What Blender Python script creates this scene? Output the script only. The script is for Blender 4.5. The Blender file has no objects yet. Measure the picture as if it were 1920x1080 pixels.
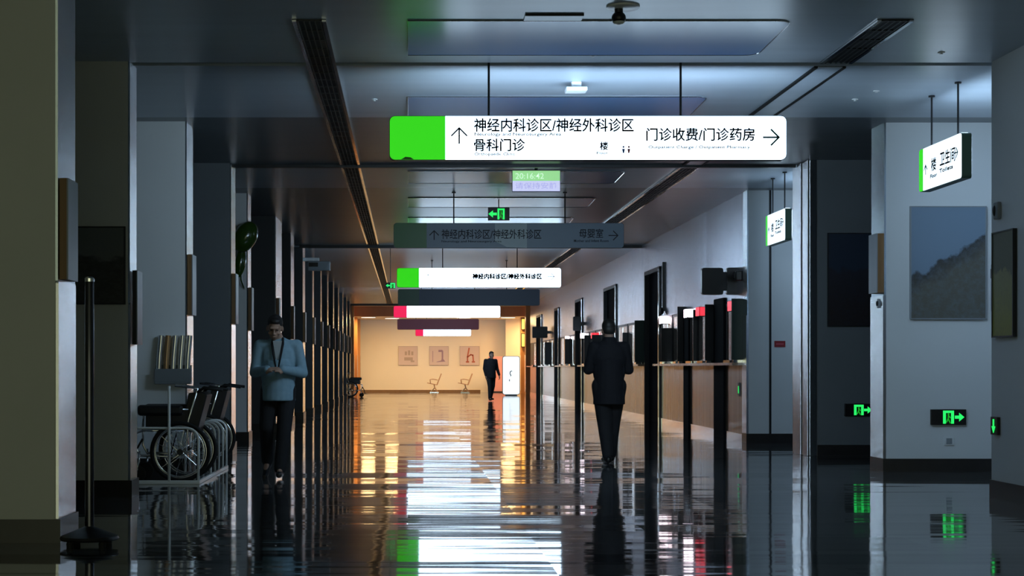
import bpy, bmesh, math, random
from mathutils import Vector, Matrix
random.seed(7)
S = bpy.context.scene
COL = S.collection
PI = math.pi

# ------------------------------------------------------------------ camera, world, exposure
cd = bpy.data.cameras.new('camera'); cam = bpy.data.objects.new('camera', cd); COL.objects.link(cam)
cam.location = (0, 0, 1.1); cam.rotation_euler = (PI/2, 0, 0)
cd.sensor_width = 36; cd.lens = 56.25
cd.shift_x = 195/1920; cd.shift_y = 150/1920
cd.clip_start = 0.05; cd.clip_end = 300
S.camera = cam
S.view_settings.view_transform = 'Standard'; S.view_settings.look = 'None'
S.view_settings.exposure = 0.15; S.view_settings.gamma = 1
S.view_settings.use_curve_mapping = False
W = bpy.data.worlds.new('world'); S.world = W; W.use_nodes = True
bg = W.node_tree.nodes['Background']
bg.inputs[0].default_value = (0.82, 0.88, 0.56, 1); bg.inputs[1].default_value = 0.85

SIGN_E = 4.2            # brightness of the lettered sign faces
SIGN_B = 20.0           # brightness of unseen back faces, raised over the fronts to light ceiling and walls
SIGN_T = 0.2            # brightness of the uplight strip added on a lit sign for the ceiling
WARM = (1.0, 0.64, 0.27)
F = 3000.0              # focal length in pixels of the 1920 frame
def X_(px, d): return (px-765)*d/F
def Z_(py, d): return 1.1+(690-py)*d/F
H = 3.7                 # ceiling height

# ------------------------------------------------------------------ materials
def mat(name, col, rough=0.6, metal=0.0, emis=None, es=0.0, ior=1.45, coat=0.0):
    m = bpy.data.materials.new(name); m.use_nodes = True
    b = m.node_tree.nodes['Principled BSDF']
    b.inputs['Base Color'].default_value = (*col, 1)
    b.inputs['Roughness'].default_value = rough
    b.inputs['Metallic'].default_value = metal
    b.inputs['IOR'].default_value = ior
    b.inputs['Coat Weight'].default_value = coat
    if emis:
        b.inputs['Emission Color'].default_value = (*emis, 1)
        b.inputs['Emission Strength'].default_value = es
    return m
def nd(m, t, **kw):
    n = m.node_tree.nodes.new(t)
    for k, v in kw.items(): setattr(n, k, v)
    return n
def ln(m, a, b): m.node_tree.links.new(a, b)
def mth(m, op, a, b=None, c=None):
    n = nd(m, 'ShaderNodeMath', operation=op)
    for i, v in enumerate((a, b, c)):
        if v is None: continue
        if isinstance(v, (int, float)): n.inputs[i].default_value = v
        else: ln(m, v, n.inputs[i])
    return n.outputs[0]
def mixc(m, fac, a, b):
    n = nd(m, 'ShaderNodeMix', data_type='RGBA')
    if isinstance(fac, (int, float)): n.inputs[0].default_value = fac
    else: ln(m, fac, n.inputs[0])
    for i, v in ((6, a), (7, b)):
        if isinstance(v, tuple): n.inputs[i].default_value = (*v, 1)
        else: ln(m, v, n.inputs[i])
    return n.outputs[2]
def pos(m, scale=(1, 1, 1), gen=False):
    g = nd(m, 'ShaderNodeTexCoord').outputs['Generated'] if gen else nd(m, 'ShaderNodeNewGeometry').outputs['Position']
    mp = nd(m, 'ShaderNodeMapping'); mp.inputs['Scale'].default_value = scale
    ln(m, g, mp.inputs['Vector']); return mp.outputs[0]
def noise(m, vec, scale=1.0, detail=2.0, rough=0.5):
    n = nd(m, 'ShaderNodeTexNoise'); n.inputs['Scale'].default_value = scale
    n.inputs['Detail'].default_value = detail; n.inputs['Roughness'].default_value = rough
    ln(m, vec, n.inputs['Vector']); return n.outputs[0]
def brushed(m, amp, cell=900.0):
    g = nd(m, 'ShaderNodeNewGeometry'); v = nd(m, 'ShaderNodeVectorMath', operation='SCALE'); v.inputs[3].default_value = cell
    ln(m, g.outputs['Position'], v.inputs[0])
    w = nd(m, 'ShaderNodeTexWhiteNoise', noise_dimensions='3D'); ln(m, v.outputs[0], w.inputs[0])
    s_ = nd(m, 'ShaderNodeSeparateColor'); ln(m, w.outputs[1], s_.inputs[0])
    t = mth(m, 'ADD', mth(m, 'ADD', s_.outputs[0], s_.outputs[1]), mth(m, 'SUBTRACT', s_.outputs[2], 1.5))
    c = nd(m, 'ShaderNodeCombineXYZ'); ln(m, mth(m, 'MULTIPLY', t, amp), c.inputs[2])
    a = nd(m, 'ShaderNodeVectorMath', operation='ADD'); ln(m, g.outputs['Normal'], a.inputs[0]); ln(m, c.outputs[0], a.inputs[1])
    n = nd(m, 'ShaderNodeVectorMath', operation='NORMALIZE'); ln(m, a.outputs[0], n.inputs[0])
    ln(m, n.outputs[0], m.node_tree.nodes['Principled BSDF'].inputs['Normal']); return m
def mottle(m, a, b, scale=(3, 3, 3), detail=3):
    bs = m.node_tree.nodes['Principled BSDF']
    f = noise(m, pos(m, scale), 1.0, detail)
    ln(m, mixc(m, f, a, b), bs.inputs['Base Color']); return m

M = {}
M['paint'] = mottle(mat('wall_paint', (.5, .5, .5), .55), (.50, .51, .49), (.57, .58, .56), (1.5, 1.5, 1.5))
M['paint_lifted'] = mottle(mat('lifted_wall_paint', (.8, .8, .8), .5), (.76, .79, .81), (.82, .85, .87), (1.5, 1.5, 1.5))  # wall paint lightened to make up for weak sign light
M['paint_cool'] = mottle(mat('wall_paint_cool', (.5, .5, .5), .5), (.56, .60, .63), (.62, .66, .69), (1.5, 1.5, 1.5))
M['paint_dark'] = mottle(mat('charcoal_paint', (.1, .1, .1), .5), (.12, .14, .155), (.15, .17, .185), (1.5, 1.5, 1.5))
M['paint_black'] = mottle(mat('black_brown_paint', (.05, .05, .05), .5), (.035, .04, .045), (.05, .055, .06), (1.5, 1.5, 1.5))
M['satin'] = brushed(mat('satin_side_panel', (.82, .91, .98), .14, 1.0), .62)
M['base'] = mottle(mat('dark_baseboard', (.02, .02, .02), .3), (.012, .012, .013), (.03, .027, .027), (9, 9, 9))
M['steel'] = mat('brushed_steel', (.86, .86, .88), .24, 1.0)
brushed(M['steel'], .40); M['steel'].node_tree.nodes['Principled BSDF'].inputs['Roughness'].default_value = .12
M['chrome'] = mat('polished_chrome', (.8, .8, .82), .1, 1.0)
M['dark'] = mat('dark_metal', (.018, .02, .024), .4, 0.3)
M['black'] = mat('black_plastic', (.008, .008, .01), .35)
M['rubber'] = mat('black_rubber', (.006, .006, .006), .7)
M['vinyl'] = mottle(mat('black_vinyl', (.01, .01, .01), .45), (.006, .006, .008), (.014, .014, .018), (20, 20, 20))
M['white_tube'] = mat('white_painted_tube', (.85, .88, .87), .3)
M['plastic'] = mat('white_plastic', (.7, .72, .74), .35)
M['grey'] = mat('grey_plastic', (.22, .25, .28), .4)
M['brown'] = mottle(mat('brown_board_edge', (.2, .1, .04), .5), (.16, .085, .035), (.25, .14, .06), (30, 30, 3))
M['slot'] = mat('black_slot', (.004, .004, .005), .6)
M['acrylic'] = mat('glossy_acrylic', (.14, .24, .44), .24, 0.0, ior=1.32)
M['rail'] = mat('aluminium_rail', (.8, .8, .8), .10, 1.0)

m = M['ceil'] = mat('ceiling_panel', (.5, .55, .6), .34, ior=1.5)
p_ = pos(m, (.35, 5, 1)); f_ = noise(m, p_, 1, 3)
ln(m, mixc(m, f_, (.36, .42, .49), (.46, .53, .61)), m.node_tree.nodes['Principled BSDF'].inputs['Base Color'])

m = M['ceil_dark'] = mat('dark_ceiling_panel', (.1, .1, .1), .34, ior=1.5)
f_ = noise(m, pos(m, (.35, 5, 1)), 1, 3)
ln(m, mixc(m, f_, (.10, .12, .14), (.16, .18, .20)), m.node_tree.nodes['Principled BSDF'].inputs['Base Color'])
# polished stone floor: every slab lies at its own slight tilt, and the polish is wavy along the corridor
m = M['floor'] = mat('polished_stone', (.03, .035, .04), .06, ior=2.3)
b = m.node_tree.nodes['Principled BSDF']
geo = nd(m, 'ShaderNodeNewGeometry'); sep = nd(m, 'ShaderNodeSeparateXYZ'); ln(m, geo.outputs['Position'], sep.inputs[0])
T = .8
tx = mth(m, 'FLOOR', mth(m, 'DIVIDE', sep.outputs[0], T)); ty = mth(m, 'FLOOR', mth(m, 'DIVIDE', sep.outputs[1], T))
cb = nd(m, 'ShaderNodeCombineXYZ'); ln(m, tx, cb.inputs[0]); ln(m, ty, cb.inputs[1])
wn = nd(m, 'ShaderNodeTexWhiteNoise', noise_dimensions='2D'); ln(m, cb.outputs[0], wn.inputs[0])
wsep = nd(m, 'ShaderNodeSeparateColor'); ln(m, wn.outputs[1], wsep.inputs[0])
wr = nd(m, 'ShaderNodeTexWhiteNoise', noise_dimensions='1D'); ln(m, ty, wr.inputs['W'])
n1 = noise(m, pos(m, (.25, 2.2, 1)), 1, 2, .6)
n2 = noise(m, pos(m, (.6, 8, 1)), 1, 2, .6)
t1 = mth(m, 'MULTIPLY', mth(m, 'SUBTRACT', wsep.outputs[1], .5), .012)
t2 = mth(m, 'MULTIPLY', mth(m, 'SUBTRACT', wr.outputs[0], .5), .016)
t3 = mth(m, 'MULTIPLY', mth(m, 'SUBTRACT', n1, .5), .045)
t4 = mth(m, 'MULTIPLY', mth(m, 'SUBTRACT', n2, .5), .05)
ny = mth(m, 'ADD', mth(m, 'ADD', t1, t2), mth(m, 'ADD', t3, t4))
nx = mth(m, 'MULTIPLY', mth(m, 'SUBTRACT', wsep.outputs[0], .5), .0016)
cn = nd(m, 'ShaderNodeCombineXYZ'); ln(m, nx, cn.inputs[0]); ln(m, ny, cn.inputs[1]); cn.inputs[2].default_value = 1
vn = nd(m, 'ShaderNodeVectorMath', operation='NORMALIZE'); ln(m, cn.outputs[0], vn.inputs[0])
ln(m, vn.outputs[0], b.inputs['Normal'])
sp = noise(m, pos(m, (14, 14, 1)), 1, 3)
basec = mixc(m, sp, (.055, .058, .060), (.085, .088, .090))
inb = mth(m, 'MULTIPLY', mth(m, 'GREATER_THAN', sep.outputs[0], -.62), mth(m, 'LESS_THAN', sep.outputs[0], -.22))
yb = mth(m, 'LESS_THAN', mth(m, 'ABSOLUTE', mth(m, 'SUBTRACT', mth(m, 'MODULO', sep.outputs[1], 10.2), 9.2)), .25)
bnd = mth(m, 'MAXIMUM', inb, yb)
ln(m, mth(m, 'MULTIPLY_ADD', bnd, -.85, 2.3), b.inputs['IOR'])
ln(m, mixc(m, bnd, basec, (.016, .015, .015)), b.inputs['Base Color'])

# wood dado with upright grain
m = M['wood'] = brushed(mat('light_wood', (.4, .28, .17), .16, ior=2.0), .3)
f_ = noise(m, pos(m, (1, 5, .12)), 1, 4, .7)
ln(m, mixc(m, f_, (.16, .095, .055), (.58, .42, .29)), m.node_tree.nodes['Principled BSDF'].inputs['Base Color'])
# metal wall cladding with upright panels
m = M['clad'] = mat('metal_cladding', (.6, .6, .64), .3, .8)
f_ = noise(m, pos(m, (1, 3.5, .05)), 1, 3)
ln(m, mixc(m, f_, (.40, .42, .52), (.62, .64, .75)), m.node_tree.nodes['Principled BSDF'].inputs['Base Color'])
ln(m, mth(m, 'MULTIPLY_ADD', f_, .22, .10), m.node_tree.nodes['Principled BSDF'].inputs['Roughness']); brushed(m, .30)
M['glass'] = mat('dark_window_glass', (.012, .013, .015), .06, ior=1.6)
m = M['glass_streaks'] = brushed(mat('painted_glass_reflections', (.3, .3, .3), .10, .8), .35)  # glass reflections painted in as upright dark, tan and white streaks
f_ = noise(m, pos(m, (1, 9, .02)), 1, 3, .7); r_ = nd(m, 'ShaderNodeValToRGB'); ln(m, f_, r_.inputs[0])
e_ = r_.color_ramp.elements; e_[0].position = .34; e_[0].color = (.03, .03, .035, 1); e_[1].position = .62; e_[1].color = (.85, .80, .78, 1); k_ = e_.new(.46); k_.color = (.36, .25, .18, 1)
ln(m, r_.outputs[0], m.node_tree.nodes['Principled BSDF'].inputs['Base Color'])
M['cream'] = mottle(mat('cream_wall', (.8, .7, .55), .6), (.80, .72, .56), (.86, .77, .60), (.8, .8, .8))
M['doorway_dark'] = mottle(mat('dark_doorway', (.02, .022, .03), .8, ior=1.2), (.007, .008, .012), (.013, .015, .02), (2, 9, .5))
M['greenboard'] = mat('dark_green_board', (.012, .035, .028), .45)
M['orange'] = mottle(mat('orange_wood', (.6, .25, .08), .4), (.50, .22, .07), (.66, .31, .11), (3, 3, .6))
# light sources
LW = (.58, .79, 1.0)
M['lit'] = mat('lit_white_face', (.8, .8, .8), .3, emis=LW, es=SIGN_E)
M['lit_back'] = mat('boosted_back_face', (.8, .8, .8), .3, emis=LW, es=SIGN_B)
M['lit_mid'] = mat('lit_middle_face', (.8, .8, .8), .3, emis=LW, es=8)
M['lit_far'] = mat('lit_far_face', (.8, .8, .8), .3, emis=LW, es=6)
M['lit_box'] = mat('light_box_face', (.8, .8, .8), .3, emis=(.80, .92, 1.0), es=1.15)
M['lit_side'] = mat('lit_side_face', (.8, .8, .8), .3, emis=(.72, .88, 1.0), es=1.5)
M['case_green'] = mat('green_grey_case', (.07, .14, .095), .4)
M['added_uplight'] = mat('added_top_uplight', (.8, .8, .8), .3, emis=LW, es=SIGN_T)
M['added_side_uplight'] = mat('added_side_uplight', (.8, .8, .8), .3, emis=LW, es=9)
M['lit_green'] = mat('lit_green_face', (.05, .3, .02), .3, emis=(.012, .26, .004), es=2.3)
M['lit_red'] = mat('lit_crimson_face', (.3, .02, .05), .3, emis=(.80, .015, .09), es=1.0)
M['off'] = mat('unlit_sign_face', (.20, .27, .36), .35)
M['off_dark'] = mat('unlit_dark_sign_face', (.02, .03, .05), .55)
M['off_green'] = mat('unlit_green_face', (.03, .16, .035), .35)
M['off_red'] = mat('unlit_crimson_face', (.45, .07, .10), .45)
M['off_black_green'] = mat('dark_green_unlit_face', (.008, .04, .012), .5)
M['patch'] = mat('pale_cover_patch', (.44, .54, .58), .35)
M['ink'] = mat('sign_lettering', (.05, .06, .09), .5)
M['ink_soft'] = mat('sign_lettering_soft', (.20, .24, .28), .5)
M['ink_off'] = mat('unlit_sign_lettering', (.02, .025, .04), .5)
M['ink_blue'] = mat('sign_lettering_blue', (.12, .30, .45), .5)
M['teal'] = mat('sign_arrow', (.02, .12, .13), .5)
M['icon_blue'] = mat('pictogram_blue', (.03, .12, .5), .5)
M['icon_red'] = mat('pictogram_red', (.5, .03, .02), .5)
M['exit'] = mat('exit_green_light', (0, .3, .08), .4, emis=(.02, .75, .12), es=1.1)
M['exit_dim'] = mat('exit_figure', (0, .2, .02), .4, emis=(.01, .40, .02), es=.8)
M['led'] = mat('red_led', (.3, .01, .02), .4, emis=(1, .03, .05), es=1.6)
M['ledw'] = mat('white_lamp', (.8, .8, .8), .4, emis=(1, .82, .92), es=9)
M['amber'] = mat('amber_lamp', (.8, .5, .2), .4, emis=(1, .45, .06), es=1.5)
M['yellow'] = mat('pale_yellow_lit_panel', (.6, .6, .2), .4, emis=(.62, .58, .16), es=.9)
M['lamp'] = mat('warm_downlight_face', (.8, .7, .5), .4, emis=(1, .82, .58), es=3)
M['scr_green'] = mat('screen_green_band', (.2, .5, .2), .4, emis=(.28, .62, .25), es=.9)
M['scr_lav'] = mat('screen_lavender', (.4, .4, .6), .4, emis=(.52, .54, .80), es=.9)
M['scr_text'] = mat('screen_pale_text', (.6, .8, .6), .4, emis=(.55, .85, .58), es=.9)
M['scr_dim'] = mat('screen_dim_text', (.3, .3, .5), .4, emis=(.36, .37, .60), es=.9)
# cloth, skin, hair
M['skin'] = mat('skin', (.36, .22, .16), .5)
M['hair'] = mat('hair', (.018, .016, .015), .5)
M['jacket'] = mottle(mat('blue_grey_jacket', (.2, .3, .38), .8), (.17, .29, .37), (.25, .38, .46), (25, 25, 25))
M['shirt'] = mat('pale_grey_shirt', (.38, .42, .44), .8)
M['trouser'] = mottle(mat('dark_trousers', (.01, .01, .012), .85), (.008, .008, .01), (.014, .014, .017), (20, 20, 20))
M['coat'] = mottle(mat('black_coat', (.006, .006, .009), .85), (.005, .005, .008), (.010, .010, .014), (20, 20, 20))
M['shoe'] = mat('black_shoe', (.008, .008, .009), .35)
M['balloon'] = mottle(mat('glossy_green_foil', (.03, .1, .01), .15, coat=.6), (.012, .05, .008), (.06, .12, .015), (5, 5, 5))
M['pinkboard'] = mottle(mat('pink_red_board', (.7, .1, .1), .5), (.68, .26, .25), (.76, .40, .38), (1.5, 1, 2.5))
M['canvas'] = mat('pale_pink_canvas', (.62, .50, .46), .7)
M['canvas_frame'] = mat('pale_frame', (.50, .40, .34), .5)
M['benchc'] = mat('bench_shell', (.42, .24, .13), .4)
M['leaflet_a'] = mat('glossy_leaflet_pale', (.85, .85, .88), .14, .9)
M['leaflet_b'] = mat('glossy_leaflet_tan', (.45, .28, .15), .15, .4)
M['redlabel'] = mat('red_notice', (.25, .015, .02), .5)

def painting(name, lo, hi, mid, seed, slope=0, top=.62):       # plain generic stand-in for a wall picture
    m = mat(name, lo, .45)
    tc = nd(m, 'ShaderNodeTexCoord'); sp = nd(m, 'ShaderNodeSeparateXYZ'); ln(m, tc.outputs['Generated'], sp.inputs[0])
    mp = nd(m, 'ShaderNodeMapping'); mp.inputs['Scale'].default_value = (4, 4, 6); mp.inputs['Location'].default_value = (seed, seed, 0)
    ln(m, tc.outputs['Generated'], mp.inputs[0])
    n = noise(m, mp.outputs[0], 1, 5, .6)
    h = mth(m, 'ADD', sp.outputs[2], mth(m, 'MULTIPLY', mth(m, 'SUBTRACT', n, .5), .30))
    h = mth(m, 'SUBTRACT', h, mth(m, 'MULTIPLY', sp.outputs[0], slope))
    r = nd(m, 'ShaderNodeValToRGB'); ln(m, h, r.inputs[0])
    e = r.color_ramp.elements; e[0].position = .15; e[0].color = (*lo, 1); e[1].position = top; e[1].color = (*hi, 1)
    k = e.new(top-.04); k.color = (*mid, 1)
    sh_ = mixc(m, mth(m, 'MULTIPLY', mth(m, 'SUBTRACT', noise(m, mp.outputs[0], 3.5, 6, .7), .42), 2.2), r.outputs[0], hi)
    ln(m, mixc(m, .45, r.outputs[0], sh_), m.node_tree.nodes['Principled BSDF'].inputs['Base Color'])
    return m
M['art_sea'] = painting('seascape_paint', (.10, .10, .085), (.16, .23, .32), (.04, .042, .045), 1.3, .42, .36)
M['art_dark'] = painting('dark_canvas_paint', (.016, .012, .014), (.018, .030, .055), (.02, .02, .03), 4.1)
M['art_left'] = painting('dim_canvas_paint', (.03, .03, .03), (.11, .12, .12), (.03, .03, .03), 2.2)
M['art_green'] = painting('olive_canvas_paint', (.34, .34, .06), (.12, .13, .08), (.30, .29, .12), 7.7)

# ------------------------------------------------------------------ mesh helpers
def nb(): return bmesh.new()
def box(bm, x0, x1, y0, y1, z0, z1):
    v = [bm.verts.new(p) for p in ((x0,y0,z0),(x1,y0,z0),(x1,y1,z0),(x0,y1,z0),(x0,y0,z1),(x1,y0,z1),(x1,y1,z1),(x0,y1,z1))]
    for f in ((3,2,1,0),(4,5,6,7),(0,1,5,4),(1,2,6,5),(2,3,7,6),(3,0,4,7)): bm.faces.new([v[i] for i in f])
    return bm
def ring(bm, c, u, w, r, seg): return [bm.verts.new(c+u*(math.cos(2*PI*k/seg)*r)+w*(math.sin(2*PI*k/seg)*r)) for k in range(seg)]
def frame_of(d):
    d = d.normalized(); a = Vector((0,0,1)) if abs(d.z) < .9 else Vector((1,0,0))
    u = d.cross(a).normalized(); return u, d.cross(u).normalized()
def cap(bm, r, flip):
    bm.faces.new(r if not flip else list(reversed(r)))
def tube(bm, pts, r, seg=10, closed=False):
    pts = [Vector(p) for p in pts]; n = len(pts); rings = []
    u = w = None
    for i, p in enumerate(pts):
        if closed: d = pts[(i+1) % n]-pts[i-1]
        else: d = pts[min(i+1, n-1)]-pts[max(i-1, 0)]
        d.normalize()
        if u is None: u, w = frame_of(d)
        else:
            u = (u-d*u.dot(d)).normalized(); w = d.cross(u).normalized()
        rr = r[i] if isinstance(r, (list, tuple)) else r
        rings.append(ring(bm, p, u, w, rr, seg))
    for i in range(n if closed else n-1):
        a, c = rings[i], rings[(i+1) % n]
        for k in range(seg): bm.faces.new((a[k], a[(k+1)%seg], c[(k+1)%seg], c[k]))
    if not closed: cap(bm, rings[0], True); cap(bm, rings[-1], False)
    return bm
def lathe(bm, prof, seg=24, c=(0,0,0), axis='z'):
    c = Vector(c); rings = []
    ax = {'z': (Vector((1,0,0)), Vector((0,1,0)), Vector((0,0,1))), 'y': (Vector((1,0,0)), Vector((0,0,-1)), Vector((0,1,0)))}[axis]
    for r, z in prof: rings.append(ring(bm, c+ax[2]*z, ax[0], ax[1], max(r, 1e-4), seg))
    for a, d in zip(rings, rings[1:]):
        for k in range(seg): bm.faces.new((a[k], a[(k+1)%seg], d[(k+1)%seg], d[k]))
    cap(bm, rings[0], True); cap(bm, rings[-1], False); return bm
def ell(bm, c, r, rot=None, seg=16):
    if isinstance(r, (int, float)): r = (r, r, r)
    mx = Matrix.Translation(c) @ (rot.to_4x4() if rot else Matrix.Identity(4)) @ Matrix.Diagonal((*r, 1))
    bmesh.ops.create_uvsphere(bm, u_segments=seg, v_segments=max(6, seg*2//3), radius=1, matrix=mx); return bm
def cone(bm, a, b_, r0, r1, seg=14):
    tube(bm, [a, b_], [r0, r1], seg); ell(bm, Vector(a), r0, seg=seg); ell(bm, Vector(b_), r1, seg=seg); return bm
def prism(bm, pts, d0, d1, plane='xz'):    # polygon outline pushed from d0 to d1; 'xz' pushes along y, 'yz' along x
    g = (lambda p, d: (p[0], d, p[1])) if plane == 'xz' else (lambda p, d: (d, p[0], p[1]))
    a = [bm.verts.new(g(p, d0)) for p in pts]; c = [bm.verts.new(g(p, d1)) for p in pts]; n = len(pts)
    bm.faces.new(a); bm.faces.new(list(reversed(c)))
    for i in range(n): bm.faces.new((a[i], c[i], c[(i+1)%n], a[(i+1)%n]))
    return bm
def rrect(x0, x1, z0, z1, r, corners=(1,1,1,1), k=6):   # corners: bl, br, tr, tl
    out = []
    for i, (cx, cz, a0) in enumerate(((x0+r, z0+r, PI), (x1-r, z0+r, 1.5*PI), (x1-r, z1-r, 0), (x0+r, z1-r, .5*PI))):
        if corners[i]:
            for j in range(k+1):
                a = a0+j/k*PI/2; out.append((cx+r*math.cos(a), cz+r*math.sin(a)))
        else: out.append(((x0 if i in (0, 3) else x1), (z0 if i < 2 else z1)))
    return out
def arc(cx, cz, r, a0, a1, n=8): return [(cx+r*math.cos(a0+(a1-a0)*i/n), cz+r*math.sin(a0+(a1-a0)*i/n)) for i in range(n+1)]

def obj(name, bm, m, parent=None, loc=None, bevel=0, smooth=False):
    if isinstance(bm, bpy.types.Mesh): me = bm
    else:
        bmesh.ops.recalc_face_normals(bm, faces=bm.faces)
        me = bpy.data.meshes.new(name); bm.to_mesh(me); bm.free()
    me.materials.clear(); me.materials.append(M[m] if isinstance(m, str) else m)
    o = bpy.data.objects.new(name, me); COL.objects.link(o)
    if parent: o.parent = parent
    if loc: o.location = loc
    if smooth:
        for p in me.polygons: p.use_smooth = True
        if smooth == 'auto':
            me.set_sharp_from_angle(angle=R(40))
    if bevel:
        bv = o.modifiers.new('bevel', 'BEVEL'); bv.width = bevel; bv.segments = 2; bv.limit_method = 'ANGLE'
    return o
def R(d): return d*PI/180
def tag(o, label, cat, group=None):
    o['label'] = label; o['category'] = cat
    if group: o['group'] = group
    return o
def thing(name, label, cat, loc=(0,0,0), rz=0, group=None):
    o = bpy.data.objects.new(name, None); COL.objects.link(o); o.empty_display_size = .1
    o.location = loc; o.rotation_euler = (0, 0, rz); return tag(o, label, cat, group)
def struct(name, bm, m, parent=None, **kw):
    o = obj(name, bm, m, parent, **kw)
    if not parent: o['kind'] = 'structure'
    return o
def copy_tree(o, loc, label=None, rz=None):
    r = o.copy(); COL.objects.link(r); r.location = loc
    if rz is not None: r.rotation_euler = (0, 0, rz)
    if label: r['label'] = label
    for ch in o.children:
        c = ch.copy(); COL.objects.link(c); c.parent = r
        for g in ch.children:
            d = g.copy(); COL.objects.link(d); d.parent = c
    return r
def remesh(bm, voxel, it=4):             # one continuous surface grown over overlapping volumes
    bmesh.ops.recalc_face_normals(bm, faces=bm.faces)
    me = bpy.data.meshes.new('raw'); bm.to_mesh(me); bm.free()
    o = bpy.data.objects.new('raw', me); COL.objects.link(o)
    md = o.modifiers.new('r', 'REMESH'); md.mode = 'VOXEL'; md.voxel_size = voxel
    sm = o.modifiers.new('s', 'SMOOTH'); sm.iterations = it; sm.factor = .5
    bpy.context.view_layer.update()
    dg = bpy.context.evaluated_depsgraph_get()
    out = bpy.data.meshes.new_from_object(o.evaluated_get(dg))
    bpy.data.objects.remove(o); bpy.data.meshes.remove(me)
    return out
def text(body, x0, x1, z, h, d, plane='xz', depth=.0015, bold=0):
    """lettering mesh fitted between x0 and x1, its foot at height z, h tall, standing off at distance d"""
    cu = bpy.data.curves.new('text', 'FONT'); cu.body = body; cu.size = 1; cu.offset = .004; cu.resolution_u = 3
    o = bpy.data.objects.new('text', cu); COL.objects.link(o); bpy.context.view_layer.update()
    me = bpy.data.meshes.new_from_object(o.evaluated_get(bpy.context.evaluated_depsgraph_get()))
    bpy.data.objects.remove(o); bpy.data.curves.remove(cu)
    vs = [v.co.copy() for v in me.vertices]
    if not vs: return None
    ax, bx = min(v.x for v in vs), max(v.x for v in vs); az, bz = min(v.y for v in vs), max(v.y for v in vs)
    bm = nb(); bm.from_mesh(me); bpy.data.meshes.remove(me)
    for v in bm.verts:
        u = x0+(v.co.x-ax)/(bx-ax)*(x1-x0); w = z+(v.co.y-az)/(bz-az)*h
        v.co = (u, d, w) if plane == 'xz' else (d, u, w)
    g = bmesh.ops.extrude_face_region(bm, geom=list(bm.faces))
    if bold:                                # heavier strokes: the outline repeated a little to each side
        src = [[v.co.copy() for v in f.verts] for f in bm.faces]
        for j, (a_, c_) in enumerate(((bold, 0), (-bold, 0), (0, bold), (0, -bold))):
            e_ = depth*(1+.04*(j+1))
            for f in src:
                try: bm.faces.new([bm.verts.new(v+(Vector((a_, -e_, c_)) if plane == 'xz' else Vector((-e_, a_, c_)))) for v in f])
                except ValueError: pass
    off = Vector((0, -depth, 0)) if plane == 'xz' else Vector((-depth, 0, 0))
    for e in g['geom']:
        if isinstance(e, bmesh.types.BMVert): e.co += off
    return bm
def stroke(bm, p, q, t, d0, d1, plane='xz'):
    p, q = Vector(p), Vector(q); n = (q-p).normalized(); n = Vector((-n.y, n.x))*t/2; e = (q-p).normalized()*t*.3
    return prism(bm, [tuple(p-n-e), tuple(q-n+e), tuple(q+n+e), tuple(p+n-e)], d0, d1, plane)
def arrow(bm, cx, cz, s, kind, t, d0, d1, plane='xz', flip=1):
    if kind == 'up':
        stroke(bm, (cx, cz-s), (cx, cz+s), t, d0, d1, plane); stroke(bm, (cx, cz+s), (cx-s, cz), t, d0, d1, plane); stroke(bm, (cx, cz+s), (cx+s, cz), t, d0, d1, plane)
    else:
        stroke(bm, (cx-s*flip, cz), (cx+s*flip, cz), t, d0, d1, plane); stroke(bm, (cx+s*flip, cz), (cx, cz+s), t, d0, d1, plane); stroke(bm, (cx+s*flip, cz), (cx, cz-s), t, d0, d1, plane)
    return bm

# ------------------------------------------------------------------ the setting
END = 73.0
struct('floor', box(nb(), -9, 12, -3, END+.3, -.2, 0), 'floor')
bm = nb()
for a, c in ((-3, 13.62), (13.76, 16.6), (20.56, 23.1), (34.0, 64.8)): box(bm, -6.2, 8.2, a, c, H, H+.12)
struct('ceiling', bm, 'ceil')
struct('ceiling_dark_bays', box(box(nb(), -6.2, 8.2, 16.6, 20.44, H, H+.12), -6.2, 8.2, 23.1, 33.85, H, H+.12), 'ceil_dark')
struct('trim_1', box(nb(), -6.2, 8.2, -3, 65, H+.12, H+.2), 'slot')
struct('wall_left', box(nb(), -6.2, -6, -3, 65, 0, H+.1), 'paint')
# near right wall
struct('wall_right', box(nb(), 4.96, 5.16, -3, 13.6, 0, H+.05), 'paint_lifted')
struct('baseboard_right', box(nb(), 4.945, 4.975, -3, 13.61, 0, .15), 'base')
struct('wall_lobby', box(nb(), 8, 8.2, -3, 65, 0, H+.1), 'paint_cool')
struct('trim_2', box(nb(), -2.3, 4.96, 20.46, 20.54, H-.035, H+.12), 'dark')
struct('trim_3', box(nb(), -2.3, 4.96, 33.86, 33.98, H-.06, H+.12), 'dark')

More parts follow.
